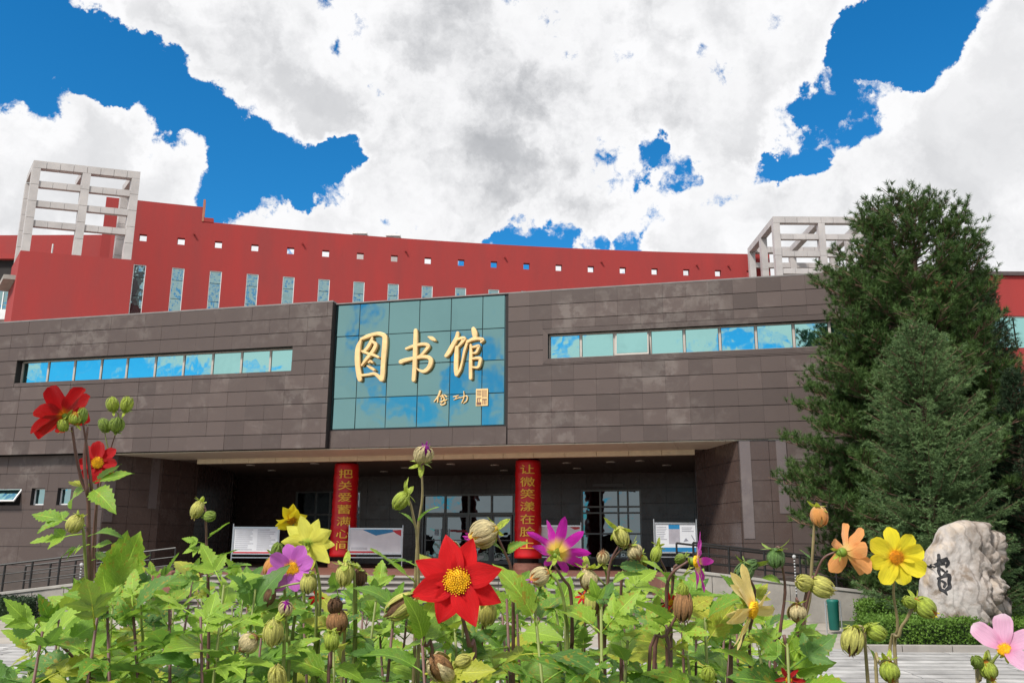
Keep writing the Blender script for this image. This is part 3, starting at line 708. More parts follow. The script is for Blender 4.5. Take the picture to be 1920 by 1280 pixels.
# ------------------------------------------------------------------ red building behind
rb = thing('red_building', 'long curved red rendered building with tall slit windows behind the library', 'building', (0, 45, 0))
sqx = [(278, 447), (348, 453), (410, 459), (480, 465), (545, 470), (610, 475), (676, 480), (737, 484), (802, 489), (862, 492), (925, 496), (985, 499), (1046, 502), (1107, 505), (1166, 507), (1226, 509), (1286, 511), (1345, 512), (1406, 513)]
XY = np.array([on_z(x, y, 17.)[:2] for x, y in sqx]); cf = np.polyfit(XY[:, 0], XY[:, 1], 2)
def arcY(x): return float(np.polyval(cf, x))
def bay_pt(i): # evenly spaced bay boundaries along the arc
    return None
xs = [XY[0, 0]]
while len(xs) < 19:
    x = xs[-1]; sl_ = 2*cf[0]*x+cf[1]; xs.append(x+1.845/math.sqrt(1+sl_*sl_))
off = np.mean(XY[:, 0]-np.array(xs)); xs = [x+off for x in xs]
wallm = MB(); 
def rb_frame(x):
    sl_ = 2*cf[0]*x+cf[1]; a = math.atan(sl_); return Vector((x, arcY(x)-45, 0)), a
zHole = (16.82, 17.19); zWin = (9.5, 15.55); PT = 18.2
for i, x in enumerate(xs):
    c, a = rb_frame(x); M = Matrix.Translation(c) @ Matrix.Rotation(a, 4, 'Z')
    zt = 19.0 if i <= 1 else PT
    W = 1.845/2+.004; wh = .30; hh = .18
    bx = []
    if i == 1: bx += [(-W, W+.08, 18.2, 19.0)]; zt = 18.2
    if i == 0: W0 = W+1.0
    else: W0 = W
    bx += [(-W0, -wh, 9, zHole[0]), (wh, W, 9, zHole[0]), (-wh, wh, zWin[1], zHole[0]), (-wh, wh, 9, 9.5),
           (-W0, -hh, zHole[0], zHole[1]), (hh, W, zHole[0], zHole[1]), (-W0, W, zHole[1], zt)]
    for (p, q, r, s) in bx:
        b = len(wallm.v); tmp = MB().box(p, q, 0, .3, r, s); wallm.v += [tuple(M @ Vector(v)) for v in tmp.v]; wallm.f += [tuple(b+k for k in f) for f in tmp.f]
    # slit window
    w = link('slit_window', MB().box(-.30, .30, .28, .33, zWin[0], zWin[1]), M_joint, rb, c, (0, 0, a))
    f = MB(); f.box(-.30, -.265, .02, .09, zWin[0], zWin[1]); f.box(.265, .30, .02, .09, zWin[0], zWin[1]); f.box(-.265, .265, .02, .09, zWin[1]-.04, zWin[1])
    link('window_frame', f, M_white, w)
    z = zWin[1]-.04; hs = [.62]+[.98]*6
    for h in hs:
        if z-h < zWin[0]: break
        link('pane', MB().box(-.262, .262, 0, .01, -h/2+.012, h/2-.012), M_glassR, w, (0, .06, z-h/2), (rnd.uniform(-.02, .02), 0, rnd.uniform(-.03, .03))); z -= h
    if i % 3 == 1 or i > 15: link('roof_spout', MB().tube([(.6, .0, 17.45), (.6, -.15, 17.42)], .05, 8), M_red, rb, c, (0, 0, a))
link('wall', wallm, M_red, rb)
# end of the parapet step, roof deck behind the parapet, roof vents
c0, a0_ = rb_frame(xs[1]); 
link('parapet_stub', MB().box(.92, 1.02, -.04, .34, 18.2, 19.42), mat('stub', (.42, .16, .10), .8), rb, c0, (0, 0, a0_))
link('parapet_patch', MB().box(1.022, 1.5, -.03, .33, 18.2, 18.42), M_red, rb, c0, (0, 0, a0_))
deck = [(x, arcY(x)-45+.3) for x in np.linspace(xs[0]-1.5, xs[-1]+.9, 14)]
link('roof_deck', MB().zprism(deck+[(deck[-1][0], deck[-1][1]+5), (deck[0][0], deck[0][1]+5)], 9, 16.2), M_conc, rb)
cE, aE = rb_frame(xs[-1]); 
link('end_wall', MB().box(.925, 1.2, -.02, 5, 9, 18.2), M_red, rb, cE, (0, 0, aE))
for (px, py) in ((676, 445), (738, 449)):
    P = on_z(px, 453, 18.0); t = Vector((P.x, P.y+3-45, 17.0)); k = (P.y+3)/P.y; P2 = on_y(px, py, P.y+3)
    v = link('roof_vent', MB().box(-.33, .33, -.3, .3, -2, .1), M_stone, rb, (P2.x, P2.y-45, P2.z)); link('vent_cap', MB().box(-.42, .42, -.38, .38, .1, .2), M_white, v); 
P2 = on_y(633, 441, 49); link('roof_vent', MB().tube([(0, 0, -2), (0, 0, .1)], .06, 8), M_white, rb, (P2.x, 4, P2.z))
# left wing of the red building, glazed opening under a white band
pa = on_y(-70, 437, 42.0); pb = on_y(232, 449, 43.4)
lwg = link('left_wing', MB().prism([(pa.x-2, 9), (pa.x-2, pa.z), (pb.x+.2, pb.z-.1), (pb.x+.2, 9)], -2.6, -2.3), M_red, rb)
q0 = on_y(-60, 515, 41.9); q1 = on_y(31, 605, 41.9)
o1 = on_y(-60, 488, 41.9); 
link('opening', MB().box(q0.x, on_y(31, 515, 41.9).x, -3.12, -3.02, q1.z+.2, o1.z), M_joint, rb)
link('lintel_shade', MB().box(q0.x, on_y(36, 500, 41.9).x, -3.4, -2.62, o1.z, o1.z+.25), M_red, rb)
w_ = link('side_window', MB().box(q0.x, on_y(28, 560, 41.9).x, -3.16, -3.122, on_y(0, 583, 41.9).z, on_y(0, 538, 41.9).z), M_glassR, rb)
link('window_frame', MB().box(on_y(6, 560, 41.9).x, on_y(8, 560, 41.9).x, -3.19, -3.162, on_y(0, 583, 41.9).z, on_y(0, 548, 41.9).z), M_white, w_)
link('sill_band', MB().box(q0.x, on_y(24, 590, 41.9).x, -3.5, -3.0, on_y(0, 602, 41.9).z, on_y(0, 583, 41.9).z-.02), M_white, rb)
# right wing seen beyond the pines
Yr = 33.0
def ry(px, py): return on_y(px, py, Yr)
rw = thing('red_side_building', 'red rendered block with ribbon windows partly hidden behind the right-hand conifers', 'building', (ry(1880, 1000).x, Yr, 0))
ox = ry(1880, 1000).x
link('wall', MB().box(ry(1700, 700).x-ox, 26-ox, 0, .3, ry(1880, 592).z, ry(1880, 517).z), M_red, rw)
link('wall', MB().box(ry(1700, 700).x-ox, 26-ox, 0, .3, ry(1880, 725).z, ry(1880, 652).z), M_red, rw)
link('wall', MB().box(ry(1700, 700).x-ox, 26-ox, 0, .3, 0, ry(1880, 800).z), M_red, rw)
for (ya, yb) in ((592, 652), (725, 800)):
    z1 = ry(1880, ya).z; z0 = ry(1880, yb).z; xa = ry(1700, 700).x-ox
    w = link('ribbon_window', MB().box(xa, 26-ox, .27, .3, z0, z1), M_joint, rw); 
    for k in range(9): link('pane', MB().box(xa+k*1.1+.03, xa+(k+1)*1.1-.03, .12, .13, z0+.04, z1-.04), M_glassW, w)
    link('window_frame', MB().box(xa, 26-ox, .08, .16, z1-.04, z1), M_white, w)
link('roof_slab', MB().box(ry(1700, 700).x-ox-.1, 26-ox, -.1, 8, ry(1880, 517).z, ry(1880, 517).z+.15), mat('dark_coping', (.08, .06, .06), .6), rw)

# ------------------------------------------------------------------ roof frames (pergola towers)
def tower(orig, a, W, D, ztop, zbase, label, ncol=3, nrow=3, skew=0., box=None, rails=4, rail_dz=.93, bw=.34, side=None):
    t = thing('roof_frame', label, 'rooftop frame', (orig.x, orig.y, zbase if box is None else box[0]), a, 'pale stone rooftop frames')
    z0 = 0 if box is None else zbase-box[0]; H = ztop-(zbase if box is None else box[0])
    if box:
        t['label'] = label
        link('tower_wall', MB().box(-.02, W+.12, -.19, .28, 0, z0), M_red, t)
        link('tower_wall', MB().box(-.02, .22, .28, D+.6, 0, z0), M_red, t); link('tower_wall', MB().box(W-.16, W+.12, .28, D+.6, 0, z0), M_red, t)
        link('tower_floor', MB().box(-.5, W, .3, D+.5, z0-1.2, z0-1.0), M_conc, t)
    for j in range(nrow):
        y = D*j/(nrow-1)
        for i in range(ncol):
            x = W*i/(ncol-1); xx = min(max(x, bw/2), W-bw/2)
            if j == 1 and i == 1: continue
            nseg = 5; zz0 = z0; 
            for k in range(nseg):
                zc0 = zz0+(H-bw-zz0)*k/nseg; zc1 = zz0+(H-bw-zz0)*(k+1)/nseg
                link('post_block', MB().box(xx-bw/2, xx+bw/2, y-bw/2, y+bw/2, zc0+.008, zc1-.008), M_stone, t)
        for k in range(8 if j != 1 else 0):
            a0, a1 = W*k/8., W*(k+1)/8.
            link('beam_block', MB().box(a0+.008, a1-.008, y-bw/2-.004, y+bw/2+.004, H-bw, H), M_stone, t)
    for i in range(ncol):
        x = min(max(W*i/(ncol-1), bw/2), W-bw/2)
        for k in range(6):
            b0 = bw/2+.01+(D-bw-.02)*k/6.; b1 = bw/2+.01+(D-bw-.02)*(k+1)/6.
            link('cross_beam', MB().box(x-bw/2+.004, x+bw/2-.004, b0+.006, b1-.006, H-bw+.004, H-.004), M_stone, t)
    for j in ((0,) if side is None else (0, nrow-1)):
        y = D*j/(nrow-1)
        for k in range(1, rails):
            z = H-k*rail_dz
            for i in range(ncol-1):
                for hseg in range(3):
                    L0 = W*i/(ncol-1)+(bw if i == 0 else bw/2); L1 = W*(i+1)/(ncol-1)-(bw if i == ncol-2 else bw/2); a0 = L0+(L1-L0)*hseg/3.; a1 = L0+(L1-L0)*(hseg+1)/3.
                    link('rail_block', MB().box(a0+.006, a1-.006, y-.12, y+.12, z-bw*.85, z), M_stone, t)
    if skew:
        for o_ in t.children:
            if o_.data.users == 1:
                for v_ in o_.data.vertices: v_.co.x += skew*v_.co.y
    return t
aL = math.atan2(1.21, 4.31)
tl = tower(on_z(62, 303, 18.42), aL, 4.48, 2.0, 18.42, 14.15, 'pale stone frame on the red tower block at the left end', box=(8.5,), nrow=2, skew=-.36)
for (x, y) in ((.9, 1.5), (2.0, 1.7), (3.9, 1.6)): link('safety_rod', MB().tube([(x, y, 4.6), (x, y, 6.6)], .04, 6), M_white, tl)
tr_ = tower(on_z(1447, 408, 18.42), 0.0, 5.0, 4.7, 18.42, 9.2, 'pale stone frame rising behind the right wing beside the big pine', side=True)

# ------------------------------------------------------------------ conifers
def needles(C_, D_, L_, n, wid, spread, seed, nl=1.):
    """bottle-brush shoots: C_ centre starts (N,3), D_ unit dirs, L_ lengths; n needles each"""
    r = np.random.RandomState(seed); N = len(C_); t = r.rand(N, n, 1)**.8
    base = C_[:, None, :]+D_[:, None, :]*(t*L_[:, None, None])
    rv = r.normal(size=(N, n, 3)); rv -= D_[:, None, :]*np.sum(rv*D_[:, None, :], 2, keepdims=True); rv /= np.linalg.norm(rv, axis=2, keepdims=True)+1e-6
    nd = rv*spread+D_[:, None, :]; nd /= np.linalg.norm(nd, axis=2, keepdims=True)
    ln = nl*(.7+.6*r.rand(N, n, 1)); tip = base+nd*ln
    sd = np.cross(nd, r.normal(size=(N, n, 3))); sd /= np.linalg.norm(sd, axis=2, keepdims=True)+1e-6
    V = np.stack([base-sd*wid/2, base+sd*wid/2, tip], axis=2); return V.reshape(-1, 3, 3)
def nrm(v): return v/(np.linalg.norm(v, axis=-1, keepdims=True)+1e-9)
def foliage_mat(name, c1, c2, trans=.15, rough=.6):
    m = bpy.data.materials.new(name); m.use_nodes = True; g = NT(m.node_tree); g.n.clear()
    out = g.new('ShaderNodeOutputMaterial'); b = g.new('ShaderNodeBsdfPrincipled'); geo = g.new('ShaderNodeNewGeometry')
    n = g.noise(geo.outputs['Position'], 1.1, 2, .6); n5 = g.noise(geo.outputs['Position'], 6., 3, .6); r = geo.outputs['Random Per Island']
    f = g.math('ADD', g.math('MULTIPLY', g.mr(n, .35, .65, 0., 1.), .35), g.math('MULTIPLY', g.mr(n5, .35, .65, 0., 1.), .45)); f = g.math('ADD', f, g.math('MULTIPLY', r, .2), clamp=True)
    c = g.mix(f, (*c1, 1), (*c2, 1)); g.put(b, 'Base Color', c); g.put(b, 'Roughness', rough); g.put(b, 'Specular IOR Level', .25)
    t = g.new('ShaderNodeBsdfTranslucent'); g.put(t, 0, c); mx = g.new('ShaderNodeMixShader'); g.put(mx, 0, trans); g.l.new(b.outputs[0], mx.inputs[1]); g.l.new(t.outputs[0], mx.inputs[2]); g.l.new(mx.outputs[0], out.inputs[0]); return m
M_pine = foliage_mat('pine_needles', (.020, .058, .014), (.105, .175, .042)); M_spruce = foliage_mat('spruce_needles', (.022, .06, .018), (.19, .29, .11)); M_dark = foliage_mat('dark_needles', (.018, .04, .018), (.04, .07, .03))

def pine(base, H, prof, name, label, seed, mt, ntuft=4200, lean=0., top_spread=.7, per=34):
    """prof: list of (height fraction, half width left, half width right)"""
    r = np.random.RandomState(seed); rr = random.Random(seed)
    t = thing(name, label, 'tree', base)
    hs = [p[0] for p in prof]; wl = [p[1] for p in prof]; wr = [p[2] for p in prof]
    tr = MB(); pts = [(rr.uniform(-.06, .06)*k/3, rr.uniform(-.06, .06), H*.93*k/8.) for k in range(9)]; tr.tube(pts, [.19*(1-k/8.5)+.012 for k in range(9)], 10); link('trunk', tr.mesh('trunk', True), M_bark, t)
    limbs = MB(); C_ = []; D_ = []; L_ = []
    nl = 250
    for i in range(nl):
        hf = .05+.92*(i+rr.random())/nl; az = i*2.39996+rr.uniform(-.4, .4)
        w = np.interp(hf, hs, wl) if math.cos(az) < 0 else np.interp(hf, hs, wr)
        wd = np.interp(hf, hs, [(a+b)/2 for a, b in zip(wl, wr)])
        L = math.hypot(w*math.cos(az), wd*math.sin(az))*(.68+.34*rr.random() if hf < .55 else .64+.30*rr.random())
        up = .10+.75*hf**2.2+rr.uniform(-.08, .12); z0 = H*hf-L*up*.55; z0 = max(.15, z0)
        p0 = np.array([0, 0, z0]); d = np.array([math.cos(az), math.sin(az), 0.])
        P = [p0+d*L*s+np.array([0, 0, 1])*L*up*(s**1.4) for s in np.linspace(0, 1, 7)]
        limbs.tube([tuple(p) for p in P], [.045*(1-.85*s)*(1.2-hf*.8) for s in np.linspace(0, 1, 7)], 5)
        nsub = int(7+L*8)
        for k in range(nsub):
            s = .35+.65*(k+rr.random())/nsub; q = p0+d*L*s+np.array([0, 0, 1])*L*up*(s**1.4)
            sa = az+rr.choice((-1, 1))*rr.uniform(.35, 1.25); sl = L*.30*(1.25-s)*rr.uniform(.7, 1.3)+.14
            sd = nrm(np.array([math.cos(sa), math.sin(sa), .25+rr.uniform(0, .8)]))
            limbs.tube([tuple(q), tuple(q+sd*sl)], [.012, .005], 3)
            nt = max(2, int(sl/.10))
            for m_ in range(nt):
                u = (m_+.6)/nt; qq = q+sd*sl*u+r.normal(size=3)*.05; dd = nrm(sd*.5+np.array([0, 0, .55])+r.normal(size=3)*.45)
                C_.append(qq); D_.append(dd); L_.append(rr.uniform(.08, .17))
    limbs_o = link('branch', limbs, M_bark2, t)
    V = needles(np.array(C_), np.array(D_), np.array(L_), per, .012, 1.0, seed, .115)
    o = link('crown', tri_mesh('crown', V), mt, t); return t, len(V)
def spruce(base, H, prof, name, label, seed, mt, per=26):
    r = np.random.RandomState(seed); rr = random.Random(seed)
    t = thing(name, label, 'tree', base)
    tr = MB(); tr.tube([(0, 0, 0), (0.02, 0, H*.5), (0, 0, H*.97)], [.13, .08, .012], 10); link('trunk', tr.mesh('trunk', True), M_bark, t)
    hs = [p[0] for p in prof]; wl = [p[1] for p in prof]; wr = [p[2] for p in prof]
    limbs = MB(); C_ = []; D_ = []; L_ = []
    z = .12
    while z < H*.985:
        hf = z/H; nb_ = 11 if hf < .8 else 7
        for i in range(nb_):
            az = rr.uniform(0, 2*math.pi); w = np.interp(hf, hs, wl) if math.cos(az) < 0 else np.interp(hf, hs, wr); wd = (np.interp(hf, hs, wl)+np.interp(hf, hs, wr))/2
            L = math.hypot(w*math.cos(az), wd*math.sin(az))*rr.uniform(.55, .96); d = np.array([math.cos(az), math.sin(az), 0.])
            zz = z+rr.uniform(-.1, .1)
            def bp(s): return np.array([0, 0, zz])+d*L*s+np.array([0, 0, 1])*L*(-.05*s+(.30)*s**2.6+(.5*hf**2)*s)
            limbs.tube([tuple(bp(s)) for s in (0, .35, .7, 1)], [.022, .015, .01, .004], 4)
            n = int(4+L*14)
            for k in range(n):
                s = .12+.88*(k+rr.random())/n; q = bp(s); sgn = rr.choice((-1, 1)); sa = az+sgn*rr.uniform(.5, 1.1)
                sl = (L*.30*(1.12-s)+.10)*rr.uniform(.7, 1.3); sd = nrm(np.array([math.cos(sa), math.sin(sa), rr.uniform(-.25, .45)]))
                m_ = max(1, int(sl/.16))
                C_.append(q); D_.append(sd); L_.append(sl)
                for u in range(m_):
                    qq = q+sd*sl*(u+.5)/m_; s2 = nrm(sd+r.normal(size=3)*.55+np.array([0, 0, .12])); C_.append(qq); D_.append(s2); L_.append(rr.uniform(.08, .16))
            C_.append(bp(.85)); D_.append(nrm(bp(1.)-bp(.8)+np.array([0, 0, .03]))); L_.append(.2*L*.5+.12)
        z += .17 if hf < .75 else .12
    C_.append(np.array([0, 0, H*.93])); D_.append(np.array([0, 0, 1.])); L_.append(H*.08)
    link('branch', limbs, M_bark2, t)
    V = needles(np.array(C_), np.array(D_), np.array(L_), per, .011, .85, seed, .05)
    link('crown', tri_mesh('crown', V), mt, t); return t, len(V)
bp_ = on_y(1762, 1000, 20.5)
HP = on_y(1745, 362, 20.5).z
def wpx(px0, pxc, px1, Y): return (on_y(pxc, 700, Y).x-on_y(px0, 700, Y).x, on_y(px1, 700, Y).x-on_y(pxc, 700, Y).x)
prof = []
for (py, l, rgt) in ((1075, 1540, 1900), (1010, 1500, 1910), (930, 1490, 1905), (850, 1495, 1905), (810, 1540, 1895), (740, 1495, 1890), (690, 1560, 1890), (600, 1552, 1895), (540, 1550, 1900), (500, 1600, 1895), (460, 1625, 1865), (420, 1650, 1845), (390, 1690, 1800), (362, 1722, 1768)):
    hz = on_y(1740, py, 20.5).z; a_, b_ = wpx(l, 1762, rgt+12, 20.5); prof.append((hz/HP, a_, b_))
prof = [(0, prof[0][1]*.8, prof[0][2]*.8)]+sorted(prof)
_, n1 = pine((bp_.x, 20.5, 0), HP*1.0, prof, 'pine_tree', 'tall bushy pine towering over the right end of the library', 11, M_pine)
bs = on_y(1752, 1000, 17.8); HS = on_y(1748, 605, 17.8).z
prof = []
for (py, l, rgt) in ((1080, 1600, 1900), (1000, 1590, 1905), (930, 1610, 1900), (850, 1630, 1895), (780, 1660, 1885), (720, 1675, 1860), (670, 1700, 1835), (640, 1720, 1790), (605, 1744, 1756)):
    hz = on_y(1750, py, 17.8).z; a_, b_ = wpx(l, 1752, rgt, 17.8); prof.append((hz/HS, a_, b_))
prof = [(0, prof[0][1], prof[0][2])]+sorted(prof)
_, n2 = spruce((bs.x, 17.8, 0), HS, prof, 'spruce_tree', 'pale green spruce with upturned tips in front of the tall pine', 5, M_spruce)
b3 = on_y(1935, 1000, 18.6); H3 = on_y(1935, 690, 18.6).z
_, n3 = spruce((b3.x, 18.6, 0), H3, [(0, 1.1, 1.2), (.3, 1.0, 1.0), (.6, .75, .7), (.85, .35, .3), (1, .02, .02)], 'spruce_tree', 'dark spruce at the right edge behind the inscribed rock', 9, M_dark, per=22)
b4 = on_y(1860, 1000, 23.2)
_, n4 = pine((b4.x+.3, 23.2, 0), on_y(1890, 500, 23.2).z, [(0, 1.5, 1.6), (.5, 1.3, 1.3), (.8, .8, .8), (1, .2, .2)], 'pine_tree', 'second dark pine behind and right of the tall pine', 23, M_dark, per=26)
print('needles', n1, n2, n3, n4)

# ------------------------------------------------------------------ hedges
M_hedge = foliage_mat('hedge_leaf', (.05, .12, .012), (.15, .26, .04), .25)
def hedge(x0, x1, y0, y1, h, label, seed, mt=M_hedge, dens=2600, z0=0):
    r = np.random.RandomState(seed); t = thing('hedge', label, 'hedge', ((x0+x1)/2, (y0+y1)/2, z0), 0, 'clipped low hedges round the inscribed rock')
    W, D = x1-x0, y1-y0
    link('hedge_core', MB().box(-W/2+.07, W/2-.07, -D/2+.07, D/2-.07, 0, h-.07), mat('hedge_inside', (.02, .04, .01), .9), t)
    area = 2*h*(W+D)+W*D; n = int(dens*area); u = r.rand(n); P = np.zeros((n, 3)); pick = r.rand(n)*area
    a1 = W*h; a2 = a1+W*D; a3 = a2+D*h; a4 = a3+D*h
    f = pick < a1; P[f] = np.c_[(r.rand(f.sum())-.5)*W, np.full(f.sum(), -D/2), r.rand(f.sum())*h]
    f = (pick >= a1) & (pick < a2); P[f] = np.c_[(r.rand(f.sum())-.5)*W, (r.rand(f.sum())-.5)*D, np.full(f.sum(), h)]
    f = (pick >= a2) & (pick < a3); P[f] = np.c_[np.full(f.sum(), -W/2), (r.rand(f.sum())-.5)*D, r.rand(f.sum())*h]
    f = (pick >= a3) & (pick < a4); P[f] = np.c_[np.full(f.sum(), W/2), (r.rand(f.sum())-.5)*D, r.rand(f.sum())*h]
    f = pick >= a4; P[f] = np.c_[(r.rand(f.sum())-.5)*W, np.full(f.sum(), D/2), r.rand(f.sum())*h]
    bump = np.array([mn.noise(Vector(p)*3.1+Vector((seed, 0, 0))) for p in P]); P *= (1+bump*.05)[:, None]; P += r.normal(size=P.shape)*.035
    a = nrm(r.normal(size=P.shape)+np.array([0, -.3, .5])); b = nrm(np.cross(a, r.normal(size=P.shape))); s = .028*(.7+.6*r.rand(n))[:, None]
    V = np.stack([P-b*s*.5, P+a*s, P+b*s*.5, P-a*s*.7], axis=1); link('hedge_leaves', tri_mesh('hedge_leaves', V, k=4), mt, t)['kind'] = 'stuff'
KY = 14.75
hedge(6.1, 7.7, 15.0, 16.0, .47, 'clipped green hedge left of the inscribed rock behind the kerb', 1)
hedge(8.45, 12, 15.0, 15.9, .42, 'clipped green hedge right of the inscribed rock', 2)
hedge(6.75, 8.6, 17.3, 18.0, .62, 'hedge strip behind the rock below the spruce', 3)
hedge(8.3, 12.5, 17.4, 18.0, .55, 'hedge strip behind the rock at the right edge', 5)
hedge(-15, -10.75, 20.2, 21.0, .42, 'dark low hedge against the left ramp wall', 4, M_dark, 1800)
bed = struct('planting_bed', MB().zprism([(5.5, KY+.12), (20, KY+.12), (20, 20.6), (7.2, 20.6), (6.7, 18.0), (6.05, 16.0)], 0, .06), M_grass)
kb = thing('kerb', 'low grey stone kerb along the front of the hedge bed', 'kerb', (5.45, KY, 0))
for k in range(14): bevel(link('kerb_stone', MB().box(k*.8+.006, (k+1)*.8-.006, 0, .12, 0, .13), M_step, kb), .008)

# ------------------------------------------------------------------ rock on its plinth
def rock():
    Y = 15.85; base = on_y(1805, 1172, Y)
    t = thing('inscribed_rock', 'pale craggy scholar rock with two black brushed characters beside the spruce', 'rock', (base.x, Y, 0))
    link('plinth', MB().box(-.42, .42, -.25, .35, 0, base.z+.03), M_black, t)
    outline = [(1172, 1722, 1880), (1150, 1722, 1890), (1120, 1727, 1888), (1095, 1731, 1880), (1080, 1733, 1868), (1065, 1734, 1876), (1045, 1736, 1880), (1030, 1742, 1875), (1015, 1756, 1882), (1000, 1760, 1880), (990, 1765, 1862), (982, 1778, 1845), (975, 1795, 1822)]
    zs = [on_y(1800, o[0], Y).z for o in outline][::1]; xl = [on_y(o[1], o[0], Y).x-base.x for o in outline]; xr = [on_y(o[2], o[0], Y).x-base.x for o in outline]
    order = sorted(range(len(zs)), key=lambda i: zs[i]); zs = [zs[i] for i in order]; xl = [xl[i] for i in order]; xr = [xr[i] for i in order]
    NZ, NA = 110, 200; vs = []; fs = []
    for j in range(NZ+1):
        z = zs[0]+(zs[-1]-zs[0])*j/NZ; a = np.interp(z, zs, xl); b = np.interp(z, zs, xr); cx = (a+b)/2; hw = (b-a)/2; dp = .42*(1-.35*(j/NZ)**2)*(1 if j < NZ*.93 else math.sqrt(max(.02, 1-((j/NZ-.93)/.075)**2)))
        for k in range(NA):
            th = 2*math.pi*k/NA; c, s = math.cos(th), math.sin(th)
            x = cx+hw*math.copysign(abs(c)**.75, c); y = dp*math.copysign(abs(s)**.7, s)
            p = Vector((x*2.2, y*2.2, z*1.5)); n1_ = mn.fractal(p*1.1+Vector((3, 1, 7)), .9, 2.1, 6); 
            right = max(0, min(1, (x-cx-.12*hw+.0)/(hw*.45)))
            wx = x*13+mn.noise(Vector((x*2, y*2, z*1.6)))*5+z*2.0
            fl = right*(.05-.24*(1-abs(math.sin(wx*.8)))**2.2)
            hol = right*max(0, mn.noise(Vector((x*3.4, y*2+4, z*2.6)))-.02)*.52
            ridge = right*.035*abs(math.sin(z*17+mn.noise(Vector((x*3, z*3, 1)))*4))
            dsp = n1_*.05*(1+.9*right)+mn.noise(p*6)*.008
            nx, ny = c, s
            x2 = x+nx*(dsp+fl-hol*.8+ridge); y2 = y+ny*(dsp+fl-hol*1.0+ridge)
            if y < 0: y2 += (.10*(x-cx)+.05*right)
            vs.append((x2, y2, z+mn.noise(p*2.0)*.02))
    for j in range(NZ):
        for k in range(NA):
            k2 = (k+1) % NA; fs.append((j*NA+k, j*NA+k2, (j+1)*NA+k2, (j+1)*NA+k))
    fs.append(tuple(NZ*NA+k for k in range(NA))); fs.append(tuple(range(NA))[::-1])
    me = bpy.data.meshes.new('rock'); me.from_pydata(vs, [], fs); me.polygons.foreach_set('use_smooth', [True]*len(me.polygons)); me.update()
    m = bpy.data.materials.new('rock_stone'); m.use_nodes = True; g = NT(m.node_tree); g.n.clear(); out = g.new('ShaderNodeOutputMaterial'); b = g.new('ShaderNodeBsdfPrincipled'); tc = g.new('ShaderNodeTexCoord'); v = tc.outputs['Object']
    n = g.noise(v, 2.2, 8, .62, .8); c = g.ramp(n, [(0., (.10, .075, .06)), (.38, (.22, .17, .13)), (.47, (.38, .34, .31)), (.72, (.52, .49, .46))])
    n2_ = g.noise(v, 1.1, 4, .6, .4); c = g.mix(g.mr(n2_, .50, .64, 0., .55, True), c, (.46, .34, .22, 1))
    sp = g.new('ShaderNodeSeparateXYZ'); g.put(sp, 0, v); vein = g.new('ShaderNodeTexWave'); vein.wave_type = 'BANDS'; g.put(vein, 'Vector', v); g.put(vein, 'Scale', 1.6); g.put(vein, 'Distortion', 9.); g.put(vein, 'Detail', 5.); g.put(vein, 'Detail Scale', 1.6)
    vm = g.math('MULTIPLY', g.mr(vein.outputs['Fac'], .80, .97, 0., .9, True), g.mr(sp.outputs[0], .0, .35, .25, 1.)); c = g.mix(vm, c, (.05, .042, .038, 1))
    n7 = g.noise(v, 5., 6, .65, 1.2); sx_ = g.math('MULTIPLY', g.mr(sp.outputs[0], .02, .22, 0., 1., True), g.mr(n7, .38, .62, .25, 1.)); c = g.mix(g.math('MULTIPLY', sx_, .8), c, g.mix(n7, (.10, .07, .05, 1), (.36, .30, .25, 1)))
    g.put(b, 'Base Color', c); g.put(b, 'Roughness', .75); bn = g.noise(v, 14., 7, .65); bp = g.new('ShaderNodeBump'); g.put(bp, 'Height', bn); g.put(bp, 'Strength', .55); g.put(bp, 'Distance', .03); g.l.new(bp.outputs[0], b.inputs['Normal']); g.l.new(b.outputs[0], out.inputs[0])
    ro = link('stone', me, m, t)
    bvh = BVHTree.FromPolygons([Vector(q) for q in vs], fs)
    # zoom frame of the photo: origin (1460,900), 3.367x
    S = [[(1020, 468, 8), (1018, 500, 10), (1012, 525, 8)], [(985, 545, 14), (1010, 530, 14), (1050, 505, 12), (1070, 515, 14), (1058, 545, 8)], [(1012, 505, 8), (1035, 500, 7), (1062, 492, 10)], [(1025, 520, 7), (1045, 515, 7)], [(1028, 532, 7), (1048, 528, 7)], [(1018, 545, 10), (1015, 575, 10), (1020, 600, 8)], [(1030, 560, 9), (1045, 575, 7)],
         [(1008, 620, 10), (1040, 605, 10), (1070, 598, 14), (1066, 640, 12), (1068, 670, 14), (1045, 690, 9)], [(1015, 625, 10), (1010, 660, 10), (1018, 690, 10)], [(1030, 635, 9), (1045, 650, 9), (1035, 672, 8)], [(1018, 690, 12), (1035, 698, 12), (1048, 718, 6)], [(1040, 600, 8), (1062, 570, 6)]]
    mb = MB()
    for st_ in S:
        tmp = MB(); stroke(tmp, st_, -.004, 0, lambda x, y: (on_y(1460+x/3.367, 900+y/3.367, Y-.35).x-base.x, on_y(1460+x/3.367, 900+y/3.367, Y-.35).z), .0045)
        bb = len(mb.v)
        for q in tmp.v:
            hit = bvh.ray_cast(Vector((q[0], -3, q[2])), Vector((0, 1, 0)))
            yy = (hit[0].y if hit[0] else -.4)-.006+q[1]; mb.v.append((q[0], yy, q[2]))
        mb.f += [tuple(bb+k for k in f) for f in tmp.f]
    link('inscription', mb, M_ink, t)
rock()
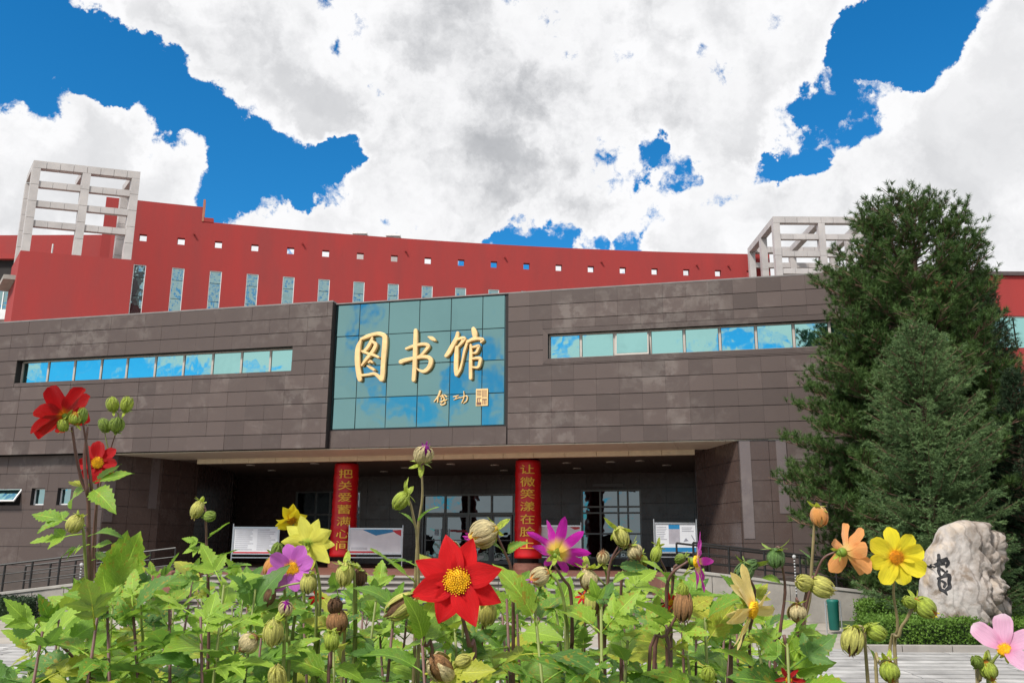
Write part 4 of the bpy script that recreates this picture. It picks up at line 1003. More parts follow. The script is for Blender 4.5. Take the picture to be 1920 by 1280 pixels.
# ------------------------------------------------------------------ green litter bin
a = on_y(1553, 1123, 18.2); b = on_y(1573, 1187, 18.2)
t = thing('litter_bin', 'tall narrow green litter bin standing by the right ramp wall', 'litter bin', ((a.x+b.x)/2, 18.2, 0)); hb = a.z
link('bin_body', MB().lathe([(.085, .06), (.10, .08), (.115, hb-.06), (.12, hb-.05), (.12, hb-.02), (.10, hb)], 20).mesh('bin_body', True), M_binG, t)
for sx in (-1, 1): link('leg', MB().tube([(sx*.15, 0, 0), (sx*.15, 0, hb-.03)], .014, 8), M_alu, t)
link('hanger', MB().tube([(-.15, 0, hb-.10), (.15, 0, hb-.10)], .012, 8), M_alu, t)

# ------------------------------------------------------------------ dahlias
def leaf_mat(name, c1, c2, under=(.16, .26, .12), trans=.32):
    m = bpy.data.materials.new(name); m.use_nodes = True; g = NT(m.node_tree); g.n.clear()
    out = g.new('ShaderNodeOutputMaterial'); b = g.new('ShaderNodeBsdfPrincipled'); tc = g.new('ShaderNodeTexCoord'); oi = g.new('ShaderNodeObjectInfo'); uv = tc.outputs['UV']
    sp = g.new('ShaderNodeSeparateXYZ'); g.put(sp, 0, uv)
    n = g.noise(tc.outputs['Object'], 34., 4, .6); f = g.math('ADD', g.math('MULTIPLY', g.mr(n, .3, .7, 0., 1.), .45), g.math('MULTIPLY', oi.outputs['Random'], .75)); f = g.math('SUBTRACT', f, .1, clamp=True)
    c = g.mix(f, (*c1, 1), (*c2, 1))
    # side veins and midrib, from the leaf's own uv (u along, v across)
    av = g.math('ABSOLUTE', g.math('SUBTRACT', sp.outputs[1], .5))
    ph = g.math('SUBTRACT', g.math('MULTIPLY', sp.outputs[0], 8.), g.math('MULTIPLY', av, 6.)); fr = g.math('ABSOLUTE', g.math('SUBTRACT', g.math('FRACT', ph), .5))
    vein = g.mr(fr, .0, .10, 1., 0., True); mid = g.mr(av, .012, .04, 1., 0., True); vm = g.math('MAXIMUM', g.math('MULTIPLY', vein, .55), mid)
    c = g.mix(g.math('MULTIPLY', vm, .45), c, (*[x*1.9+.02 for x in c2], 1))
    # a few yellowed or browned blemishes
    bl = g.noise(tc.outputs['Object'], 11., 3, .5); w = g.noise(oi.outputs['Location'], 9., 2, .5); bm_ = g.math('MULTIPLY', g.mr(bl, .58, .66, 0., 1., True), g.mr(w, .46, .54, 0., .85)); c = g.mix(bm_, c, (.34, .25, .03, 1))
    geo = g.new('ShaderNodeNewGeometry'); c = g.mix(geo.outputs['Backfacing'], c, g.mix(.55, c, (*under, 1)))
    g.put(b, 'Base Color', c); g.put(b, 'Roughness', .46); g.put(b, 'Specular IOR Level', .4)
    bp = g.new('ShaderNodeBump'); g.put(bp, 'Height', g.math('ADD', g.math('MULTIPLY', vm, -.6), g.math('MULTIPLY', n, .6))); g.put(bp, 'Strength', .5); g.put(bp, 'Distance', .002); g.l.new(bp.outputs[0], b.inputs['Normal'])
    t = g.new('ShaderNodeBsdfTranslucent'); g.put(t, 0, g.mix(1., c, (1.35, 1.5, .55, 1), 'MULTIPLY')); mx = g.new('ShaderNodeMixShader'); g.put(mx, 0, trans); g.l.new(b.outputs[0], mx.inputs[1]); g.l.new(t.outputs[0], mx.inputs[2]); g.l.new(mx.outputs[0], out.inputs[0]); return m
def petal_mat(name, col, basecol=None, b0=.1, b1=.4, trans=.34, streak=.10, tip=None):
    m = bpy.data.materials.new(name); m.use_nodes = True; g = NT(m.node_tree); g.n.clear()
    out = g.new('ShaderNodeOutputMaterial'); b = g.new('ShaderNodeBsdfPrincipled'); tc = g.new('ShaderNodeTexCoord'); sp = g.new('ShaderNodeSeparateXYZ'); g.put(sp, 0, tc.outputs['UV'])
    mp = g.new('ShaderNodeMapping'); g.put(mp, 0, tc.outputs['UV']); mp.inputs['Scale'].default_value = (1.0, 18, 1); n = g.noise(mp.outputs[0], 2., 4, .6)
    c = g.mix(g.mr(n, .3, .7, 0., 1.), (*[x*(1-streak*1.8) for x in col], 1), (*[min(1, x*(1+streak)) for x in col], 1))
    if basecol: c = g.mix(g.mr(sp.outputs[0], b0, b1, 1., 0., True), c, (*basecol, 1))
    if tip: c = g.mix(g.mr(sp.outputs[0], .75, 1., 0., 1., True), c, (*tip, 1))
    g.put(b, 'Base Color', c); g.put(b, 'Roughness', .62); g.put(b, 'Specular IOR Level', .16); b.inputs['Sheen Weight'].default_value = .25
    bp = g.new('ShaderNodeBump'); g.put(bp, 'Height', n); g.put(bp, 'Strength', .5); g.put(bp, 'Distance', .004); g.l.new(bp.outputs[0], b.inputs['Normal'])
    t = g.new('ShaderNodeBsdfTranslucent'); g.put(t, 0, c); mx = g.new('ShaderNodeMixShader'); g.put(mx, 0, trans); g.l.new(b.outputs[0], mx.inputs[1]); g.l.new(t.outputs[0], mx.inputs[2]); g.l.new(mx.outputs[0], out.inputs[0]); return m
ML = [leaf_mat('dahlia_leaf', (.075, .17, .022), (.20, .36, .04)), leaf_mat('dahlia_leaf_bright', (.14, .27, .02), (.30, .44, .05)), leaf_mat('dahlia_leaf_deep', (.04, .11, .025), (.11, .23, .04)), leaf_mat('dahlia_leaf_yellowing', (.22, .30, .02), (.42, .42, .05))]
M_stem = mat('stem_purple', (.15, .075, .062), .5, .2, 40.); M_stemG = mat('stem_green', (.20, .24, .06), .5, .2, 40.); M_stemP = mat('stem_pale', (.30, .24, .12), .5, .2, 40.)
M_calyx = mat('calyx_green', (.20, .32, .04), .5, .2, 30., trans=.2)
PM = dict(red=petal_mat('petal_red', (.72, .006, .010), (.36, .0, .008), .0, .42), dark=petal_mat('petal_dark_red', (.50, .004, .008), (.75, .25, .0), .0, .22), yellow=petal_mat('petal_yellow', (.90, .76, .03), (.86, .52, .01), .0, .38), pale=petal_mat('petal_pale_yellow', (.82, .78, .12), (.35, .5, .05), .0, .2),
          gold=petal_mat('petal_gold', (.88, .70, .02), (.40, .16, .01), .0, .30), lilac=petal_mat('petal_lilac', (.62, .16, .62), (.85, .35, .10), .0, .22), magenta=petal_mat('petal_magenta', (.60, .012, .42), (.90, .62, .10), .15, .45), orange=petal_mat('petal_orange', (.88, .38, .12), (.85, .62, .2), .0, .4),
          cream=petal_mat('petal_cream', (.85, .66, .22), (.8, .45, .03), .0, .3), pink=petal_mat('petal_pink', (.80, .44, .62), (.72, .25, .45), .0, .5, tip=(.86, .62, .74)), peach=petal_mat('petal_peach', (.78, .36, .10), (.7, .5, .2), .0, .3), wither=petal_mat('petal_withered', (.16, .08, .035), (.4, .3, .12), .0, .4), wither2=petal_mat('petal_faded', (.46, .36, .12), (.4, .42, .1), .0, .4), purple=petal_mat('petal_purple', (.28, .01, .25)), crimson=petal_mat('petal_crimson', (.20, .010, .02)))
SM = dict(green=mat('sepal_green', (.26, .37, .06), .5, .35, 1.6, stretch=(3, 3, .7), bump=.5, bscale=3., trans=.2), yel=mat('sepal_yellow', (.58, .56, .14), .5, .35, 1.6, stretch=(3, 3, .7), bump=.5, bscale=3., trans=.2), beige=mat('sepal_beige', (.60, .50, .26), .6, .35, 1.6, stretch=(3, 3, .7), bump=.5, bscale=3., trans=.15), brown=mat('sepal_brown', (.13, .065, .03), .8, .35, 1.6, stretch=(3, 3, .7), bump=.5, bscale=3.), rust=mat('sepal_rust', (.30, .15, .06), .8, .35, 1.6, stretch=(3, 3, .7), bump=.5, bscale=3.), lime=mat('sepal_lime', (.42, .52, .07), .45, .35, 1.6, stretch=(3, 3, .7), bump=.5, bscale=3., trans=.25), peachy=PM['peach'], darkgreen=mat('sepal_dark_green', (.10, .19, .05), .5, .35, 1.6, stretch=(3, 3, .7), bump=.5, bscale=3.))
M_disc = mat('disc_orange', (.95, .50, .01), .7, .25, 3.); M_discB = mat('disc_amber', (.75, .32, .01), .7, .25, 3.)

def blade(L, W, nl, prof, fold, curl, serr=0., side=0., off=(0, 0, 0), rz=0., ry=0., wav=0., rg=None, furrow=0.):
    """one leaf or petal blade as grid; returns verts, faces, uvs"""
    rg = rg or rnd; V = []; U = []; F = []; nw = 4; ph = rg.uniform(0, 6)
    for i in range(nl+1):
        t = i/nl; w = prof(t)*W/2
        if serr and 0 < i < nl: w *= (1+serr*(1 if i % 2 else -1))
        for j in range(nw+1):
            s = j/nw*2-1; x = L*t; y = s*w+side*L*t*t
            z = abs(s)*w*fold + curl*L*t*t + wav*math.sin(t*9+ph+s*1.3)*L*abs(s) - furrow*W*math.cos(s*math.pi*2)*math.sin(math.pi*t)
            V.append(Vector((x, y, z))); U.append((t, j/nw))
    M = Matrix.Translation(off) @ Matrix.Rotation(rz, 4, 'Z') @ Matrix.Rotation(ry, 4, 'Y')
    V = [M @ v for v in V]
    for i in range(nl):
        for j in range(nw):
            a = i*(nw+1)+j; F.append((a, a+nw+1, a+nw+2, a+1))
    return V, F, U
def blade_mesh(name, parts, tubes=None):
    V = []; F = []; U = []
    for v, f, u in parts:
        b = len(V); V += v; F += [tuple(b+k for k in q) for q in f]; U += u
    if tubes:
        b = len(V); V += [Vector(q) for q in tubes.v]; F += [tuple(b+k for k in q) for q in tubes.f]; U += [(.5, .5)]*len(tubes.v)
    m = bpy.data.meshes.new(name); m.from_pydata([tuple(v) for v in V], [], F); uvl = m.uv_layers.new(name='UVMap')
    li = np.zeros(len(m.loops), dtype=np.int32); m.loops.foreach_get('vertex_index', li); Ua = np.array(U, dtype=np.float32); uvl.data.foreach_set('uv', Ua[li].ravel())
    m.polygons.foreach_set('use_smooth', [True]*len(m.polygons)); m.update(); return m
leafp = lambda t: (math.sin(math.pi*min(1, t*1.0)**.72)**.85)*(1-.15*t) if 0 < t < 1 else .02
LEAF = []
lr = random.Random(3)
for k in range(14):
    parts = []; tb = MB(); kind = k % 3
    cu = lr.uniform(-.6, .05)
    if kind == 0:      # single broad leaf
        parts.append(blade(1.0, .62, 15, leafp, lr.uniform(.12, .35), cu, .11, lr.uniform(-.12, .12), (.22, 0, 0), 0, 0, .02, lr)); tb.tube([(0, 0, 0), (.12, 0, .01), (.24, 0, 0)], [.018, .014, .01], 5)
    else:              # pinnate leaf of three or five leaflets
        tb.tube([(0, 0, 0), (.3, 0, .02), (.56, 0, 0)], [.018, .013, .008], 5)
        parts.append(blade(.62, .36, 14, leafp, lr.uniform(.12, .4), cu, .14, lr.uniform(-.1, .1), (.52, 0, 0), 0, 0, .02, lr))
        for sgn in (-1, 1):
            parts.append(blade(.46, .25, 12, leafp, lr.uniform(.12, .4), cu, .14, sgn*.1, (.44, 0, .01), sgn*lr.uniform(.7, 1.0), lr.uniform(-.2, .15), .02, lr))
            if kind == 2: parts.append(blade(.34, .19, 10, leafp, lr.uniform(.12, .4), cu, .14, sgn*.1, (.26, 0, .01), sgn*lr.uniform(.8, 1.15), lr.uniform(-.2, .2), .02, lr))
    LEAF.append(blade_mesh('leaf', parts, tb))
LEAFM = {}
def leaf_mesh(k, mi):
    if (k, mi) not in LEAFM: m = LEAF[k].copy(); m.materials.append(ML[mi]); LEAFM[(k, mi)] = m
    return LEAFM[(k, mi)]
PP = dict(pointed=lambda t: (math.sin(math.pi*t**.78)**.62)*(1 if t < .6 else 1-.35*((t-.6)/.4)) if 0 < t < 1 else (.10 if t == 0 else .03),
          broad=lambda t: (min(1, (t*1.9)**.6+.12))*(1 if t < .72 else math.sqrt(max(0, 1-((t-.72)/.285)**2))), narrow=lambda t: (.25+.75*math.sin(math.pi*min(1, t*.95+.05)**1.1)**.8) if t < 1 else .05)
PET = {}
def petal_mesh(kind, color, var):
    key = (kind, color, var)
    if key in PET: return PET[key]
    r = random.Random(hash(kind) % 97 + var if False else len(kind)*13+var)
    W = dict(pointed=.60, broad=.60, narrow=.29)[kind]
    m = blade_mesh('petal', [blade(1, W*r.uniform(.92, 1.08), 9, PP[kind], r.uniform(.10, .55), r.uniform(-.38, .14), 0, r.uniform(-.08, .08), (0, 0, 0), 0, 0, .03, r, .026)]); m.materials.append(PM[color]); PET[key] = m; return m
def disc_mesh(m, n=120):
    mb = MB()
    mb.lathe([(.98, -.25), (1., .0), (.8, .22), (.45, .36), (.02, .4)], 14)
    for i in range(n):
        r = math.sqrt((i+.5)/n)*.96; a = i*2.39996; z = .4*(1-r*r)+.0; x, y = r*math.cos(a), r*math.sin(a); h = .16+.14*r+rnd.uniform(-.04, .05); o = Vector((x*.35, y*.35, 1)).normalized()
        mb.tube([(x, y, z-.03), tuple(Vector((x, y, z))+o*h*.6), tuple(Vector((x, y, z))+o*h)], [.05, .062, .03], 4)
    me = mb.mesh('disc', True); me.materials.append(m); return me
DISC = [disc_mesh(M_disc), disc_mesh(M_discB)]
def unit_lathe(name, prof, m, n=12): me = MB().lathe(prof, n).mesh(name, True); me.materials.append(m); return me
CALYX = unit_lathe('flower_head', [(.10, -1.0), (.32, -.9), (.50, -.55), (.52, -.2), (.42, 0), (.05, .02)], M_calyx)
brp = lambda t: math.sin(math.pi*min(1, .12+t*.88))**.5 if t < 1 else .05
BR = [blade_mesh('bract', [blade(1, .46, 6, brp, .15, c_, 0, 0, (0, 0, 0), 0, 0, .0, lr)]) for c_ in (-.35, .25)]
for m_ in BR: m_.materials.append(SM['lime'])
BRD = [m_.copy() for m_ in BR]
for m_ in BRD: m_.materials.clear(); m_.materials.append(SM['green'])
def basis(N, roll=0):
    N = Vector(N).normalized(); x = Vector((0, 0, 1)).cross(N)
    if x.length < .05: x = Vector((1, 0, 0))
    x.normalize(); y = N.cross(x); return Matrix((x, y, N)).transposed().to_4x4() @ Matrix.Rotation(roll, 4, 'Z')
def cam_dir(rx, uy, f):
    """direction from image right, image up and towards-the-camera amounts"""
    return (cR*rx+cU*uy-cF*f).normalized()
def place(o, M): o.matrix_local = M; return o
def flower(plant, c, N, R, n=8, kind='pointed', color='red', disc=.30, cup=.0, jit=.12, roll=0., skip=(), dmat=0, bracts=5, calyx=1.0):
    root = Vector(plant.location); Bm = basis(N, roll)
    h = link('flower_head', CALYX, None, plant); place(h, Matrix.Translation(Vector(c)-root) @ Bm @ Matrix.Scale(R*.20*calyx, 4))
    inv = 1/(R*.20*calyx)
    for k in range(n):
        if k in skip: continue
        L = R*rnd.uniform(.90, 1.06); a = 2*math.pi*k/n+rnd.uniform(-jit, jit)*.6
        M = Matrix.Scale(inv, 4) @ Matrix.Rotation(a, 4, 'Z') @ Matrix.Translation((R*.05, 0, R*.006*(k % 3))) @ Matrix.Rotation(-(cup+rnd.uniform(-jit, jit)), 4, 'Y') @ Matrix.Rotation(rnd.uniform(-jit, jit)*1.2, 4, 'X') @ Matrix.Scale(L, 4)
        place(link('petal', petal_mesh(kind, color, rnd.randrange(4)), None, h), M)
    if disc: place(link('disc', DISC[dmat], None, h), Matrix.Scale(inv, 4) @ Matrix.Translation((0, 0, R*.02)) @ Matrix.Scale(R*disc, 4))
    for k in range(bracts):
        a = 2*math.pi*k/bracts+.4+rnd.uniform(-.2, .2); M = Matrix.Scale(inv, 4) @ Matrix.Translation((0, 0, -R*.14*calyx)) @ Matrix.Rotation(a, 4, 'Z') @ Matrix.Rotation(rnd.uniform(.1, .8), 4, 'Y') @ Matrix.Scale(R*.30, 4)
        place(link('bract', rnd.choice(BR), None, h), M)
    return h
def sepal_mesh(name, m, brown_tip=False):
    V = []; F = []; nl, nw = 7, 4; U = []
    for i in range(nl+1):
        t = i/nl; z = -1+2.05*t; r = math.sqrt(max(.0, 1-(min(1, abs(z*.93)))**2))*(.96+.03*t)+.02; wa = .52*math.sin(math.pi*min(1, .10+.9*t)**.9)+.03
        if t == 1: wa = .04; r = .16
        for j in range(nw+1):
            s = j/nw*2-1; a = s*wa; rr_ = r*(1+.11*(1-s*s)-.05*math.cos(s*9)*.5)+(.10*max(0, t-.8)/.2 if 0 else 0); V.append(Vector((rr_*math.cos(a), rr_*math.sin(a), z))); U.append((t, j/nw))
    for i in range(nl):
        for j in range(nw): a = i*(nw+1)+j; F.append((a, a+nw+1, a+nw+2, a+1))
    me = blade_mesh(name, [(V, F, U)]); me.materials.append(m); return me
SEP = {k: sepal_mesh('sepal', m) for k, m in SM.items()}
CORE = {k: unit_lathe('bud', [(.08, -1.02), (.45, -.88), (.80, -.45), (.88, 0), (.75, .5), (.40, .88), (.05, 1.0)], m, 14) for k, m in list(SM.items())+[('p_'+a, b) for a, b in PM.items()]}
def bud(plant, c, ax, r, kind='green', asp=1.15, bracts=5, bs=1.0, brefl=None):
    """closed or faded flower head: core, ring of eight sepals, outer bracts at its base. ax = direction of the tip"""
    cs = dict(green=('green', 'green'), lime=('lime', 'lime'), yellow=('yel', 'yel'), beige=('rust', 'beige'), brown=('brown', 'rust'), brownlime=('brown', 'yel'), purple=('p_purple', 'beige'), peach=('p_peach', 'peachy'), gold=('p_gold', 'lime'), red=('p_crimson', 'beige'), dark=('brown', 'brown'), magenta=('p_magenta', 'beige'), dgreen=('darkgreen', 'darkgreen'), lilac=('p_lilac', 'beige'))[kind]
    root = Vector(plant.location); Bm = basis(ax, rnd.uniform(0, 6)); q1 = rnd.uniform(.86, 1.1)
    b_ = link('bud', CORE[cs[0]], None, plant); place(b_, Matrix.Translation(Vector(c)-root) @ Bm @ Matrix.Diagonal((r*.92*q1, r*.92/q1, r*asp*1.05, 1)))
    n = 8
    openk = kind in ('purple', 'magenta', 'red', 'beige', 'gold', 'lilac')
    for k in range(n):
        if kind in ('beige', 'brownlime', 'red') and rnd.random() < .22: continue
        a = 2*math.pi*k/n; sc = 1.06+.05*(k % 2)+rnd.uniform(-.02, .03)
        M = Matrix.Rotation(a+rnd.uniform(-.1, .1), 4, 'Z') @ Matrix.Rotation(rnd.uniform(-.10, .06), 4, 'Y') @ Matrix.Diagonal((sc*rnd.uniform(.97, 1.06), sc*rnd.uniform(.8, 1.05), (.86 if openk else 1.05)+rnd.uniform(-.10, .08), 1)); place(link('sepal', SEP[cs[1]], None, b_), M)
    if kind in ('purple', 'magenta', 'red', 'lilac', 'gold', 'beige', 'brown', 'dark', 'yellow', 'brownlime'):
        col = dict(beige='wither', brown='wither', dark='wither', yellow='wither2', brownlime='wither', purple='purple', magenta='magenta', red='crimson', lilac='lilac', gold='yellow')[kind]
        for k in range(7 if kind not in ('beige', 'brown', 'dark', 'yellow', 'brownlime') else 5):
            M = Matrix.Translation((0, 0, .35)) @ Matrix.Rotation(rnd.uniform(-.35, .35), 4, 'X') @ Matrix.Rotation(2*math.pi*k/7, 4, 'Z') @ Matrix.Rotation(-1.15+rnd.uniform(-.15, .2), 4, 'Y') @ Matrix.Scale(.95*rnd.uniform(.8, 1.1), 4); place(link('petal', petal_mesh('narrow', col, k % 4), None, b_), M)
    br = BR if kind not in ('dgreen', 'green') else BRD
    for k in range(bracts):
        a = 2*math.pi*k/max(1, bracts)+rnd.uniform(-.3, .3); t_ = rnd.uniform(.15, .9) if brefl is None else brefl+rnd.uniform(-.2, .2)
        M = Matrix.Translation((0, 0, -.92)) @ Matrix.Rotation(a, 4, 'Z') @ Matrix.Rotation(t_-.45, 4, 'Y') @ Matrix.Diagonal((1.6*bs, 1.6*bs, 1.6*bs/asp, 1)); place(link('bract', rnd.choice(br), None, b_), M)
    return b_
def leaf_to(plant, a, b, k=None, mi=None, bank=None, up=None):
    a = Vector(a); b = Vector(b); d = b-a; L = d.length; x = d.normalized(); u = Vector(up) if up else Vector((0, -.55, 1)); y = u.cross(x).normalized(); z = x.cross(y)
    k = rnd.randrange(14) if k is None else k; mi = rnd.choice((0, 0, 1, 1, 2, 1, 3)) if mi is None else mi
    M = Matrix.Translation(a-Vector(plant.location)) @ Matrix((x, y, z)).transposed().to_4x4() @ Matrix.Rotation(rnd.uniform(-.5, .5) if bank is None else bank, 4, 'X') @ Matrix.Scale(L/1.16, 4)
    return place(link('leaf', leaf_mesh(k, mi), None, plant), M)
def plant_root(label, c, group=None, name='dahlia_plant'):
    return thing(name, label, 'dahlia', (c.x+rnd.uniform(-.05, .05), c.y+rnd.uniform(.0, .12), .05), 0, group)
def stem(plant, pts, rad=.003, m=None, ground=True):
    pts = [Vector(p) for p in pts]; root = Vector(plant.location)
    if ground:
        e = pts[-1]; pts = pts+[Vector((e.x*.7+root.x*.3, e.y*.7+root.y*.3, max(.6, e.z-.5))), Vector((root.x, root.y, .03))]
    # smooth the path
    Q = [2*pts[0]-pts[1]]+pts+[2*pts[-1]-pts[-2]]; P = []
    for i in range(1, len(Q)-2):
        for k in range(4):
            t = k/4.; a, b, c, d = Q[i-1], Q[i], Q[i+1], Q[i+2]; P.append(.5*((2*b)+(-a+c)*t+(2*a-5*b+4*c-d)*t*t+(-a+3*b-3*c+d)*t**3))
    P.append(Q[-2]); n = len(P); rad *= .60; rr_ = [rad*(.75+.7*min(1, i/(n*.7)))*(1+.12*(i % 4 == 0)) for i in range(n)]
    return link('stem', MB().tube([p-root for p in P], rr_, 7).mesh('stem', True), m or M_stem, plant)
def A(x, y, d): return at(x, y, d)
FG = 'dahlia plants in the foreground bed'
def flowering(label, dep, head, path, leaves=(), rad=.0032, m=None, extra=None):
    """head = function(plant, position); path = photo pixels from just under the head downwards"""
    c = A(path[0][0], path[0][1], dep); p = plant_root(label, A(path[-1][0], path[-1][1], dep+.02), FG)
    stem(p, [A(x, y, dep+.004*i) for i, (x, y) in enumerate(path)], rad, m)
    head(p)
    for L in leaves: leaf_to(p, A(L[0], L[1], dep+.01), A(L[2], L[3], dep+(L[4] if len(L) > 4 else rnd.uniform(-.05, .06))), *(L[5:] if len(L) > 5 else ()))
    return p
px_ = lambda p, d: p/FPX*d
def fl(x, y, dep, N, r, **k): return lambda p: flower(p, A(x, y, dep), N, px_(r, dep), **k)
def bd_(x, y, dep, N, r, kind, **k): return lambda p: bud(p, A(x, y, dep), N, px_(r, dep), kind, **k)
def many(*f): return lambda p: [g_(p) for g_ in f]
D = cam_dir
# --- open flowers
flowering('scarlet dahlia with orange centre facing out, largest bloom in the middle of the bed', 1.0,
    fl(858, 1088, 1.0, D(-.12, .22, 1), 84, n=8, kind='pointed', color='red', disc=.31, cup=.10, roll=.35, jit=.13), [(862, 1105), (866, 1150), (880, 1210), (890, 1290)], rad=.0036)
flowering('clear yellow dahlia with orange eye on a tall bare stem left of the rock', 1.05,
    fl(1680, 1044, 1.05, D(0, .12, 1), 54, n=8, kind='broad', color='yellow', disc=.25, cup=.05, roll=.2, jit=.08, dmat=1), [(1682, 1060), (1675, 1110), (1683, 1180), (1668, 1290)], rad=.0026, m=M_stemP)
def multi1(p):
    fl(548, 1066, 1.08, D(.12, .55, 1), 47, n=8, kind='broad', color='lilac', disc=.36, cup=.42, roll=.3)(p)
flowering('lilac pink dahlia with orange centre below the pale yellow one', 1.08, multi1, [(552, 1085), (556, 1130), (548, 1200), (552, 1290)], m=M_stemG)
flowering('pale yellow dahlia seen from behind with green bracts left of the left column', 1.16,
    fl(577, 1018, 1.16, D(.15, -.05, -1), 50, n=10, kind='pointed', color='pale', disc=0, cup=.12, roll=.1, jit=.16, calyx=.85), [(576, 1022), (590, 1050), (600, 1110), (596, 1200), (590, 1290)], m=M_stemG)
flowering('ragged golden dahlia with a browned centre topmost by the left banner', 1.22,
    fl(548, 974, 1.22, D(.15, -.45, .8), 34, n=11, kind='pointed', color='gold', disc=.30, cup=.25, jit=.4, dmat=1), [(550, 982), (556, 1010), (566, 1060), (570, 1150), (560, 1290)], m=M_stemG)
flowering('magenta dahlia with yellow throat seen from behind left of the right notice boards', 1.05,
    fl(1044, 1036, 1.05, D(.35, .25, -1), 66, n=9, kind='narrow', color='magenta', disc=0, cup=.35, roll=.5, jit=.2, calyx=1.1), [(1034, 1052), (1056, 1085), (1070, 1110), (1073, 1200), (1070, 1290)], m=M_stem)
flowering('magenta dahlia in side view facing right with a drooping lower petal', 1.08,
    fl(1304, 1052, 1.08, D(.85, .05, .42), 55, n=8, kind='narrow', color='magenta', disc=.2, cup=.35, roll=0, jit=.18, calyx=1.3), [(1290, 1052), (1262, 1072), (1250, 1100), (1248, 1160), (1225, 1290)],
    leaves=((1255, 1095, 1225, 1040, .0, 0, 1), (1252, 1130, 1200, 1085, .02), (1250, 1150, 1290, 1100)))
flowering('soft orange dahlia in side view with green bracts above the retaining wall', 1.06,
    fl(1584, 1034, 1.06, D(.9, .1, -.25), 56, n=7, kind='broad', color='orange', disc=0, cup=.28, roll=.3, jit=.25, calyx=1.5, bracts=7), [(1572, 1032), (1545, 1045), (1530, 1075), (1515, 1120), (1500, 1200), (1480, 1290)], rad=.0024)
flowering('withered cream yellow dahlia with long curled hanging petals', 1.04,
    many(fl(1410, 1142, 1.0, D(.75, -.1, .5), 78, n=11, kind='narrow', color='cream', disc=.2, cup=-.25, roll=.3, jit=.55, dmat=0)), [(1405, 1150), (1398, 1180), (1380, 1230), (1370, 1290)], leaves=((1400, 1180, 1330, 1130), (1398, 1190, 1460, 1180)))
flowering('pale pink dahlia with dark tipped stamens cut by the right edge', 1.0,
    fl(1884, 1218, 1.0, D(-.55, .6, .35), 64, n=6, kind='broad', color='pink', disc=.2, cup=.1, roll=.5, jit=.25, skip=(3, 4)), [(1872, 1225), (1860, 1245), (1855, 1300)], m=M_stemG)
flowering('crimson dahlia facing out with golden centre lower of the two at the far left', 1.28,
    fl(184, 867, 1.28, D(.05, .15, 1), 37, n=8, kind='broad', color='dark', disc=.30, cup=.05, jit=.1), [(186, 880), (182, 930), (176, 1000), (172, 1100), (170, 1290)], m=M_stem)
# tall left plant
def tallhead(p):
    fl(120, 778, 1.2, D(-.72, .50, -.45), 60, n=8, kind='broad', color='dark', disc=0, cup=.15, roll=.0, jit=.2, calyx=.9)(p)
    bd_(141, 785, 1.19, D(.05, 1, 0), 10, 'gold', bracts=3)(p); bd_(118, 797, 1.19, D(-.3, 1, 0), 10, 'lime', bracts=3)(p)
p = flowering('tall far left dahlia with deep red bloom seen from behind over the wall', 1.2, tallhead, [(135, 800), (142, 850), (153, 900), (165, 930), (166, 1000), (168, 1090), (170, 1290)], rad=.0040,
    leaves=((165, 915, 112, 938, .03, 0), (165, 918, 135, 900, .05, 3), (170, 915, 205, 935, -.03, 0, 1), (172, 905, 248, 884, .02, 3, 1), (176, 905, 222, 870, .05, 3, 0),
            (160, 985, 52, 958, .02, 1, 1), (160, 1000, 55, 1018, .0, 4, 1), (165, 1005, 220, 985, .0, 0, 0), (168, 1020, 110, 1040, .02, 2, 1), (172, 1025, 210, 1015, .0, 3, 1), (172, 1050, 215, 1035, .05, 6, 0)))
stem(p, [A(165, 800, 1.2), A(158, 860, 1.2), A(165, 930, 1.2)], .0028, ground=False); stem(p, [A(155, 790, 1.2), A(163, 840, 1.205), A(172, 920, 1.205)], .0026, ground=False)
bud(p, A(155, 778, 1.2), D(.1, 1, .1), px_(9, 1.2), 'green', asp=1.5, bracts=2)
p = flowering('stem with four small green buds above the crimson flower at the far left', 1.3, many(bd_(211, 758, 1.3, D(-.2, 1, .1), 11, 'lime', bs=.8), bd_(238, 758, 1.3, D(.2, 1, .1), 12, 'lime', bs=.8), bd_(196, 797, 1.3, D(-.3, 1, .2), 11, 'green', bs=.7), bd_(219, 796, 1.3, D(.2, 1, .2), 12, 'green', bs=.7)),
    [(219, 806), (208, 840), (190, 900), (182, 950), (178, 1060), (176, 1290)], rad=.0018, m=M_stem)
for a_ in (((211, 768), (222, 778), (219, 806)), ((238, 768), (228, 785), (219, 806)), ((196, 806), (199, 825), (205, 850))): stem(p, [A(x, y, 1.3) for x, y in a_], .0012, M_stemG, False)
